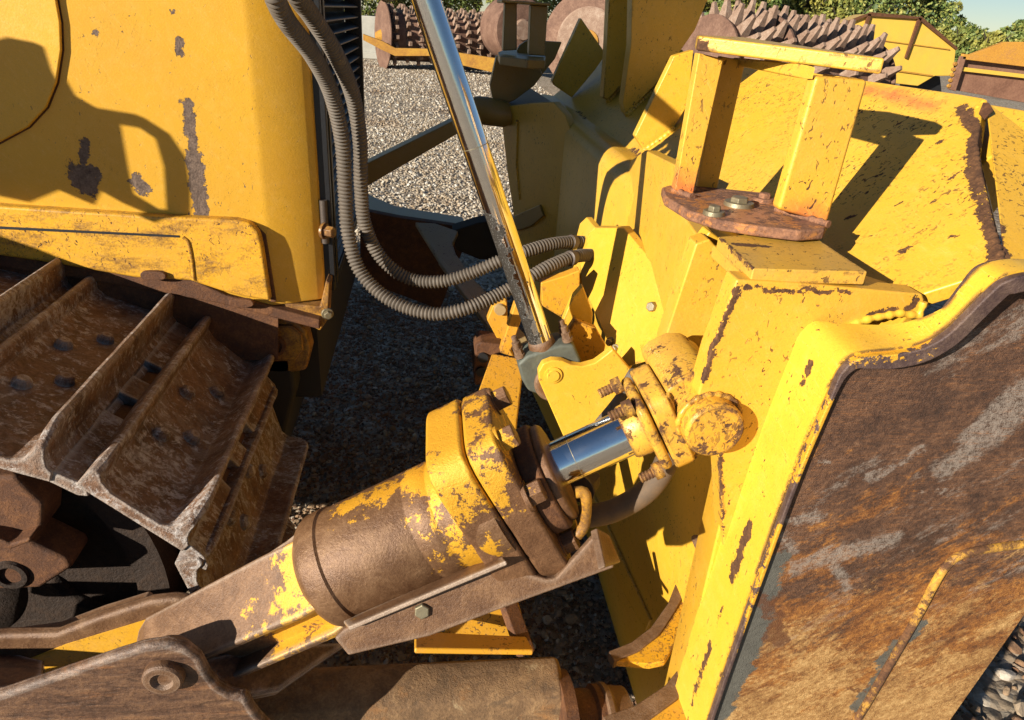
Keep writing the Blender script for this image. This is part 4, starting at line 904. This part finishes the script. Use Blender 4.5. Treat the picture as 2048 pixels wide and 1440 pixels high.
# bolt-on stand: round foot plate, two posts, top plate
ZF = 1.534
m_foot = paint('flaking_foot_paint', base=(.58, .24, .06), rust=.50, edge=3, speck=.6, dust=.4, rusts=[(.25, (.07, .03, .018)), (.45, (.16, .075, .045)), (.6, (.32, .15, .08)), (.75, (.52, .24, .11))])
stand = plate('lift_stand', blade, m_foot, [(1324, 374), (1336, 370), (1400, 372), (1520, 384), (1580, 408), (1640, 436), (1655, 448), (1650, 458), (1600, 461), (1520, 452), (1440, 440), (1376, 420), (1330, 392)], PZ(ZF), Vector((0, 0, -.014)), .003)
def post(name, px_foot, wfoot, px_top, mat):
    pass
yq = J((1600, 440), PZ(ZF)).y
bottom_primer = [(J((1350, 385), PZ(ZF)), J((1400, 395), PZ(ZF)), .03), (J((1560, 430), PZ(ZF)), J((1650, 450), PZ(ZF)), .028)]
m_post = paint('post_paint', base=(.80, .44, .035), rust=.70, edge=4.2, speck=.685, dust=.2, primer=bottom_primer, er=.005)
def solid(name, foot, top, mat, par, ya, yb, bev=.0035):
    """upright with its outline given at foot and top on plane y=ya and depth to yb"""
    return plate(name, par, mat, foot[::-1]+top, PY(ya), Vector((0, yb-ya, 0)), bev)
yl = J((1370, 388), PZ(ZF)).y; yr = J((1600, 436), PZ(ZF)).y-.012
# left post: front flange, web and a rear flange standing in its shade
solid('left_post', [(1350, 380), (1386, 392)], [(1398, 106), (1448, 118)], m_post, stand, yl, yl+.018, .002)
solid('left_post_back', [(1392, 392), (1432, 388)], [(1440, 112), (1492, 122)], m_post, stand, yl+.055, yl+.065, .002)
b2, t2 = J((1386, 392), PY(yl)), J((1446, 118), PY(yl))
bm = bmesh.new(); add_prism(bm, [b2+Vector((-.012, .019, 0)), t2+Vector((-.012, .019, 0)), t2+Vector((0, .019, 0)), b2+Vector((0, .019, 0))], Vector((0, .035, 0))); fin('left_post_web', bm, m_post, stand)
# right post
solid('right_post', [(1556, 420), (1656, 447)], [(1632, 152), (1738, 160)], m_post, stand, yr, yr+.022, .005)
b2, t2 = J((1656, 447), PY(yr)), J((1738, 160), PY(yr))
bm = bmesh.new(); add_prism(bm, [b2+Vector((-.016, .023, 0)), t2+Vector((-.016, .023, 0)), t2+Vector((-.002, .023, 0)), b2+Vector((-.002, .023, 0))], Vector((0, .055, 0))); fin('right_post_shadow_flange', bm, m_post, stand)  # hidden flange added to widen the post's shadow on the wing
tp = [(1386, 98), (1392, 100), (1500, 112), (1630, 130), (1748, 146), (1762, 146), (1768, 128), (1640, 112), (1500, 96), (1396, 80)]
zt_ = J((1500, 100), PY(yl+.02)).z
m_top = paint('chipped_top_plate_paint', base=(.80, .46, .04), rust=.64, edge=4, speck=.68, dust=.25, spots=[(JY(x, y, yl-.012), JY(x2, y2, yl-.012), r) for (x, y), (x2, y2), r in (((1402, 95), (1404, 100), .010), ((1550, 112), (1575, 118), .013), ((1580, 122), (1625, 130), .004))])
bm = bmesh.new()
A_, B_ = JY(1392, 101, yl-.012), JY(1762, 149, yr-.01)
up_ = Vector((0, 0, .0175)); dv = Vector((0, .085, 0))
add_prism(bm, [A_, B_, B_+Vector((.012, .03, 0)), B_+Vector((.008, .15, 0)), A_+Vector((.12, .15, .0)), A_+Vector((.012, .04, 0))], up_); fin('top_plate', bm, m_top, stand, .003)
A2, B2 = JY(1492, 118, yl+.03), JY(1632, 132, yr+.0)
bm = bmesh.new(); add_prism(bm, [A2, B2, B2-Vector((0, 0, .016)), A2-Vector((0, 0, .010))], Vector((0, .05, 0))); fin('top_ledge', bm, m_top, stand, .002)
for q, r_, mt in (((1428, 424), .0085, m_bolt), ((1478, 406), .0125, m_bolt), ((1528, 398), .009, m_foot)):
    hexbolt('foot_bolt', stand, mt, J(q, PZ(ZF+.0035)), (0, 0, 1), r_, .007, 1.65)
# near slope between the end box and the main back
bm = bmesh.new(); z1_ = 1.42
secs = [(.385, .70), (.40, .78), (.50, .96), (XB+.02, 1.0)]
add_prism(bm, [Vector((x, y, .36)) for x, y in secs]+[Vector((.56, 1.0, .36)), Vector((.56, .70, .36))], Vector((0, 0, z1_-.36)))
fin('wing_root', bm, m_blade, blade, .004)
m_rib = steel('rubbed_rib_edge', [(.3, (.09, .045, .022)), (.46, (.18, .10, .055)), (.6, (.29, .18, .11)), (.76, (.42, .30, .2))], 40, (.4, .65), .1, bump=.002)
m_ribY = paint('rib_paint', base=(.82, .43, .02), rust=.60, edge=3.5, speck=.62, dust=.4, grime=.1)
def crescent(edge_, faceb, zz, nm):
    """horizontal lug round the ball joint: rubbed edge in front, painted plate behind"""
    w_ = [J(q, PZ(zz)) for q in edge_]; f_ = [J(q, PZ(zz)) for q in faceb]
    bm = bmesh.new(); add_prism(bm, w_+f_, Vector((0, 0, -.016))); return fin(nm, bm, m_ribY, blade, .003)
def bar(name, pts_out, pts_in, zz, mat, th=.02):
    bm = bmesh.new(); add_prism(bm, [J(q, PZ(zz)) for q in pts_out]+[J(q, PZ(zz)) for q in pts_in[::-1]], Vector((0, 0, -th))); return fin(name, bm, mat, blade, .0025)
zr = zt-.05
bar('upper_lug_edge', [(1216, 1302), (1262, 1284), (1302, 1254), (1336, 1206), (1358, 1150)], [(1228, 1322), (1276, 1302), (1318, 1270), (1350, 1222), (1374, 1178)], zr, m_rib)
bar('upper_lug', [(1228, 1322), (1276, 1302), (1318, 1270), (1350, 1222), (1374, 1178)], [(1300, 1328), (1330, 1322), (1350, 1290), (1366, 1240), (1378, 1186)], zr-.004, m_ribY, .014)
bar('lower_lug_edge', [(1205, 1432), (1270, 1410), (1330, 1370), (1372, 1318), (1402, 1254)], [(1222, 1470), (1296, 1440), (1354, 1398), (1396, 1344), (1420, 1288)], zr+.10, m_rib)
bar('lower_lug', [(1222, 1470), (1296, 1440), (1354, 1398), (1396, 1344), (1420, 1288)], [(1330, 1500), (1372, 1450), (1404, 1400), (1420, 1350), (1424, 1296)], zr+.096, m_ribY, .014)
tube('weld_seam', blade, m_rib, [JY(a, b, .80) for a, b in ((1390, 1075), (1402, 1105), (1420, 1150))], .006, 8)
# gussets between beam and upper back
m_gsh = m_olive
def gus(name, pts, base, th=.02, mat=None):
    y = J(base, UN).y
    return plate(name, blade, mat or m_blade, pts, PY(y), Vector((0, th, 0)), .003)
gus('gusset', [(1162, 36), (1212, 108), (1190, 140), (1144, 195), (1110, 172), (1104, 163)], (1140, 200), .05)
gus('gusset', [(1222, -80), (1272, -80), (1268, 40), (1259, 153), (1214, 201), (1206, 196), (1212, 120)], (1216, 205), .06)
gus('tall_plate', [(1275, -420), (1560, -420), (1428, -30), (1390, 60), (1362, 100), (1336, 143), (1252, 230), (1246, 206), (1262, 90)], (1250, 232), .06)
gus('gusset', [(1348, 112), (1388, 100), (1376, 210), (1340, 268), (1287, 299), (1270, 272), (1310, 190)], (1286, 300), .03)
plate('lower_gusset', blade, m_blade, [(1230, 440), (1262, 320), (1290, 300), (1350, 330), (1346, 372), (1330, 395), (1372, 440), (1400, 480), (1330, 640), (1300, 525)], P3(J((1230, 440), PX(XB-.02)), J((1262, 320), PX(XB-.03)), JY(1380, 480, 1.0)), Vector((.03, 0, 0)), .004)
for q in ((1150, 318), (1152, 345)):
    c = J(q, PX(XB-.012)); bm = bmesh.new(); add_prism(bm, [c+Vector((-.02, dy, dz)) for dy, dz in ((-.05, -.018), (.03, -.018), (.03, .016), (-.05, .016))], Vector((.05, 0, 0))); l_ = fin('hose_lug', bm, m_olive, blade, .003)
    hexbolt('lug_bolt', l_, m_bolt, c+Vector((-.022, -.01, .016)), (0, 0, 1), .012, .012, 0)
# far end: end plate, gusset, second stand
YE = 3.28
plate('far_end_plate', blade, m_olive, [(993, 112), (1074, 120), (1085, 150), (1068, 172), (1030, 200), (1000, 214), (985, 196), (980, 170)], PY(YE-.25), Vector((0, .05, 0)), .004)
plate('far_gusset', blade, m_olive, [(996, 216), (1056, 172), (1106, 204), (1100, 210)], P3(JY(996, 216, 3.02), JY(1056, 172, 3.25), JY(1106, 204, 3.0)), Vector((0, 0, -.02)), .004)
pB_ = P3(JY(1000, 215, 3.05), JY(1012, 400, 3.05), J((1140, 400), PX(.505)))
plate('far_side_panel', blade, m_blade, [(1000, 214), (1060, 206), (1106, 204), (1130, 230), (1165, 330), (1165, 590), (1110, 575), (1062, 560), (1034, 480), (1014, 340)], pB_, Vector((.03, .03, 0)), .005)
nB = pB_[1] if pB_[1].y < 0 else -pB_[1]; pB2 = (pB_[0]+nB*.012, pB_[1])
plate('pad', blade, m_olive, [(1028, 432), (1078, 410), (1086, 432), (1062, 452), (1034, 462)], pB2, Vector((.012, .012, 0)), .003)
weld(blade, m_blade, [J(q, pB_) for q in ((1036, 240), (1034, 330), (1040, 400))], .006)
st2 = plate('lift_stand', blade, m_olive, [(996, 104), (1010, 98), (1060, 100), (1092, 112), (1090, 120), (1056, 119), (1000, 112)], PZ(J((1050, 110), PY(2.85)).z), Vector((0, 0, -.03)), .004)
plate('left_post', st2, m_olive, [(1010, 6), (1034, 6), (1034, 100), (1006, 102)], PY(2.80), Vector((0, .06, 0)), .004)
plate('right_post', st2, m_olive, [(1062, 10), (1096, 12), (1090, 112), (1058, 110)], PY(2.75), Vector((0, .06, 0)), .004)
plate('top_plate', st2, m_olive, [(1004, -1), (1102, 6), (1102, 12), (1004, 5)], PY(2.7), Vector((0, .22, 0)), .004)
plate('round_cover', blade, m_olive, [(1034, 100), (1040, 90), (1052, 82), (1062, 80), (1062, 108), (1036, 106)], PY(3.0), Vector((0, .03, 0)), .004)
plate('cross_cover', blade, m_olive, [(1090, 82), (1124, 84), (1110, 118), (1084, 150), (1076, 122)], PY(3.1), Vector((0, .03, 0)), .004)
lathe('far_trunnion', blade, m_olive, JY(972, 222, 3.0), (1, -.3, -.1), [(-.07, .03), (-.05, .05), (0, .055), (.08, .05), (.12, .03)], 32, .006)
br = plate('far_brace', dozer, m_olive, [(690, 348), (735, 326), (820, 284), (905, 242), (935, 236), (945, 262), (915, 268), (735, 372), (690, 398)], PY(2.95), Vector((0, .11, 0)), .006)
# far push arm and crossing plate
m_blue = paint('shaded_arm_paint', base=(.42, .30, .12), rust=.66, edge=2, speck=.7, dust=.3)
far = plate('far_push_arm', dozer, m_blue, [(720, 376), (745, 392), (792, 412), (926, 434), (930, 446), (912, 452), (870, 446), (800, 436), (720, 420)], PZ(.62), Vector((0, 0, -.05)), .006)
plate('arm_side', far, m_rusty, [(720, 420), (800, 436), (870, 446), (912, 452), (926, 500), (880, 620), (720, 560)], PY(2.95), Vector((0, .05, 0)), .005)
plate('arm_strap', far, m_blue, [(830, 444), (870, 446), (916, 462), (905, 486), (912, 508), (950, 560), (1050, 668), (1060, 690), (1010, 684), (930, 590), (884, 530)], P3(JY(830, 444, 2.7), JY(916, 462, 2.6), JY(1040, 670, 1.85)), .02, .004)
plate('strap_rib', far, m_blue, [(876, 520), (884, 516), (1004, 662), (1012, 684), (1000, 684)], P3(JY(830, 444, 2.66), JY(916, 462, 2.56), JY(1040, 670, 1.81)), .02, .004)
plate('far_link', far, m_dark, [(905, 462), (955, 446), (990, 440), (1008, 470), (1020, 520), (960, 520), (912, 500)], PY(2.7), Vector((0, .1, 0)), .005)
# diagonal brace and hinge by the middle of the arm
m_br = paint('brace_paint', base=(.74, .36, .02), rust=.66, edge=3, speck=.66, dust=.4)
bp = P3(JY(960, 1295, .845), JY(1000, 850, 1.30), JY(1040, 712, 1.5))
brace = plate('diagonal_brace', dozer, m_br, [(984, 706), (1040, 716), (1046, 745), (1034, 850), (1028, 1000), (1030, 1180), (1066, 1300), (860, 1300), (860, 1262), (930, 1100), (948, 806)], bp, .025, .004)
plate('brace_flange', brace, m_br, [(232*0+830, 1262), (1052, 1272), (1068, 1300), (830, 1296)], P3(JY(830, 1262, .83), JY(1052, 1272, .84), JY(1060, 1299, .80)), .01, .003)
plate('brace_flange', brace, m_rusty, [(1022, 1200), (1034, 1200), (1072, 1302), (1058, 1302)], P3(JY(1022, 1200, .90), JY(1072, 1302, .83), JY(1034, 1200, .89)), .03, .003)
hexbolt('brace_bolt', brace, m_bolt, J((893, 1256), (bp[0]+bp[1]*(.0 if bp[1].y < 0 else -.0), bp[1])), (-.3, -.6, .6), .006, .02, 0)
hg = plate('hinge_block', dozer, m_rusty, [(952, 690), (962, 684), (1006, 690), (1008, 704), (982, 712), (960, 770), (950, 772), (946, 740)], PY(1.62), Vector((0, .08, 0)), .005)
for q in ((966, 714), (962, 742)): lathe('hinge_bolt', hg, m_black, J(q, PY(1.62)), (0, -1, 0), [(0, .014), (.008, .013)], 20)
plate('hinge_strap', dozer, m_br, [(1030, 608), (1052, 612), (1022, 702), (1030, 716), (1000, 706), (1004, 690)], PY(1.52), Vector((0, .03, 0)), .003)
plate('hinge_tab', dozer, m_br, [(986, 612), (1014, 600), (1016, 650), (1006, 700), (974, 640)], PY(1.66), Vector((0, .03, 0)), .003)
lathe('hinge_pin', dozer, m_blue, J((1000, 618), PY(1.66)), (0, -1, 0), [(0, .016), (.01, .014)], 20)

# ------------------------------------------------------------------ shield, lift cylinder and hoses
ps = P3(JY(1190, 455, 1.55), JY(1330, 560, 1.22), JY(1215, 820, 1.18))
m_shield = paint('shield_paint', base=(.81, .46, .035), rust=.75, edge=1.8, speck=.735, dust=.15)
sh_ = plate('hose_shield', blade, m_shield, [(1176, 468), (1190, 455), (1247, 456), (1310, 530), (1345, 575), (1352, 690), (1330, 712), (1252, 735), (1230, 800), (1200, 850), (1150, 850), (1190, 760), (1222, 700), (1197, 643), (1163, 567), (1160, 530)], ps, Vector((.02, .02, 0)), .003)
bm = bmesh.new(); 
pts_ = [J(q, ps) for q in ((1158, 570), (1160, 530), (1176, 468), (1190, 455))]
add_prism(bm, pts_+[p+Vector((.015, .004, 0)) for p in pts_[::-1]], Vector((-.002, .09, 0))); fin('shield_return', bm, m_shield, sh_, .002)
for q in ((1222, 684), (1231, 698)): hexbolt('shield_bolt', sh_, m_bolt, J(q, ps), (-.7, -.6, .2), .008, .010, 1.3)
hexbolt('shield_bolt', sh_, m_bolt, J((1307, 613), ps), (-.7, -.6, .2), .010, .012, 0)
bbr = JD(1105, 750, 1.36)
fork = plate('lift_fork', blade, m_shield, [(1078, 762), (1077, 744), (1086, 728), (1104, 721), (1124, 722), (1142, 730), (1164, 733), (1190, 726), (1212, 710), (1226, 698), (1262, 740), (1236, 850), (1190, 960), (1152, 930)], PY(bbr.y-.035), Vector((0, .02, 0)), .003)
lathe('fork_pin', fork, m_shield, J((1106, 750), PY(bbr.y-.035)), (0, -1, 0), [(0, .017), (.003, .017), (.0035, .012), (.006, .011)], 32)
f2 = plate('lift_fork', blade, m_br, [(1112, 700), (1150, 640), (1192, 656), (1212, 690), (1205, 720), (1150, 735)], PY(bbr.y+.06), Vector((0, .02, 0)), .003)
plate('fork_web', blade, m_shield, [(1126, 640), (1146, 594), (1166, 572), (1186, 626), (1184, 656), (1158, 678), (1130, 668)], PY(bbr.y+.12), Vector((0, .02, 0)), .003)
plate('fork_bracket', blade, m_br, [(1082, 566), (1130, 552), (1160, 540), (1160, 575), (1130, 640), (1084, 612)], PY(bbr.y+.22), Vector((0, .03, 0)), .003)
plate('blade_foot_web', blade, m_blade, [(1060, 775), (1080, 760), (1300, 1240), (1290, 1262), (1240, 1175), (1200, 1080)], PX(XB-.02), Vector((.03, 0, 0)), .003)
# rod
lb, lt = JD(1084, 690, 1.345), JD(852, 0, 1.07); la = (lt-lb).normalized(); Lr = (lt-lb).length
liftc = empty('lift_cylinder', lt); liftc.parent = dozer; liftc.location = lt-WL['bulldozer']
dust_l = [(lb+Vector((-.03, -.01, 0)), lb+la*Lr*.40+Vector((-.03, -.01, 0)), .028)]
m_ch2 = chrome('lift_rod_chrome', dust_l)
r2_ = lathe('piston_rod', liftc, m_ch2, lb, la, [(-.01, .0225), (Lr+.25, .0225)], 64)
lathe('scribe_line', r2_, m_bolt, lb, la, [(Lr*.63, .0227), (Lr*.632, .0227)], 48)
lathe('gland', liftc, m_cast, lb, la, [(Lr+.015, .06), (Lr+.02, .065), (Lr+.06, .065), (Lr+.062, .055)], 40, .003)
lathe('barrel', liftc, m_paintc, lb, la, [(Lr+.06, .055), (Lr+.7, .055)], 40)
lathe('rod_neck', liftc, m_bronze, lb, la, [(-.03, .027), (.0, .027), (.012, .0245), (.014, .023)], 40)
cap = JD(1092, 745, 1.375)
A_, U_, W_ = frame(la)
sx = (Vector((1, 0, 0))-la*la.x).normalized(); sy = la.cross(sx)
if sy.y < 0: sy = -sy
bm = bmesh.new(); pr = []
for u_, v_ in ((-.052, -.012), (-.05, .018), (-.030, .026), (.030, .026), (.052, .018), (.055, -.012), (.048, -.035), (.030, -.050), (.0, -.056), (-.03, -.050), (-.048, -.035)):
    pr.append(lb-la*.030+sx*u_*1.12+la*(v_*1.2)-sy*.028)
add_prism(bm, pr, sy*.066); cp = fin('rod_cap', bm, m_cast, liftc, .007, 3)
lathe('cap_bearing', cp, m_bronze, lb-la*.070-sy*.038, sy, [(0, .036), (.004, .040), (.070, .040), (.074, .036)], 40)
for u_, v_ in ((-.042, -.014), (-.042, .018), (.045, -.014), (.045, .018)):
    c = lb+la*.002+sx*u_*1.1+sy*v_
    bm = bmesh.new(); add_lathe(bm, c, la, [(-.004, .0105), (.003, .0105)], 20); add_lathe(bm, c, la, [(.003, .0090), (.014, .0090)], 6); add_lathe(bm, c, la, [(.014, .006), (.026, .006), (.027, .0045)], 12)
    fin('cap_stud', bm, m_rib, cp)
h1 = [(500, -150, .93), (540, -30, .95), (572, 40, 1.02), (625, 110, 1.13), (662, 185, 1.24), (684, 280, 1.33), (690, 380, 1.39), (697, 470, 1.43), (722, 545, 1.46), (780, 600, 1.47), (860, 627, 1.47), (930, 618, 1.47), (1000, 588, 1.49), (1050, 560, 1.50), (1100, 532, 1.52), (1150, 513, 1.56), (1190, 510, 1.62)]
h2 = [(545, -150, .98), (582, -30, 1.0), (625, 35, 1.08), (672, 110, 1.18), (705, 190, 1.30), (720, 280, 1.38), (722, 370, 1.44), (730, 450, 1.49), (762, 515, 1.53), (815, 556, 1.55), (880, 563, 1.55), (940, 547, 1.55), (1000, 522, 1.55), (1060, 500, 1.57), (1110, 487, 1.60), (1160, 484, 1.65), (1200, 490, 1.7)]
hose('hydraulic_hose', dozer, m_hose, [Vector((-.70, 1.36, 2.12))]+[JD(*q) for q in h1], .0150)
hose('hydraulic_hose', dozer, m_hose, [Vector((-.66, 1.37, 2.2))]+[JD(*q) for q in h2], .0150)
hose('hydraulic_hose', blade, m_hose, [JD(*q) for q in ((1195, 850, 1.3), (1225, 815, 1.22), (1245, 790, 1.16), (1262, 770, 1.13))], .009, .004)
hose('hydraulic_hose', blade, m_hose, [JD(*q) for q in ((1215, 830, 1.25), (1238, 800, 1.18), (1252, 772, 1.10), (1268, 745, 1.06))], .009, .004)

# weld beads
weld(blade, m_strip, [JY(a, b, YP-.001) for a, b in ((1848, 604), (1838, 632), (1800, 626), (1745, 636), (1700, 650), (1660, 670), (1640, 697), (1600, 792), (1560, 902), (1510, 1042), (1474, 1142))], .004)
weld(blade, m_gus, [JY(a, b, YP+.034) for a, b in ((1396, 792), (1436, 902), (1441, 1000), (1448, 1100), (1452, 1166))], .004)
weld(blade, m_blade, [J(q, UN) for q in ((1254, 232), (1300, 186), (1336, 146), (1362, 104))], .008)
weld(blade, m_blade, [J(q, UN) for q in ((1288, 301), (1330, 272), (1350, 255))], .006)
weld(blade, m_blade, [J(q, UN) for q in ((1216, 204), (1262, 152))], .008)
weld(stand, m_foot, [J(q, PZ(ZF+.002)) for q in ((1552, 418), (1600, 432), (1658, 449))], .004)
weld(stand, m_foot, [J(q, PZ(ZF+.002)) for q in ((1346, 380), (1386, 394))], .004)
weld(blade, m_wing, [J(q, UW) for q in ((1968, 204), (1935, 240), (1950, 300), (1962, 400), (1985, 470), (2008, 538))], .0045)

for q_, q2_ in (((1138, 517, 1.545), (1160, 512, 1.57)), ((1140, 484, 1.63), (1164, 485, 1.655))):
    a_, b_ = JD(*q_), JD(*q2_); lathe('hose_clamp', sh_, m_boltdark, a_, b_-a_, [(0, .0155), (.001, .0172), (.014, .0172), (.015, .0155)], 24)
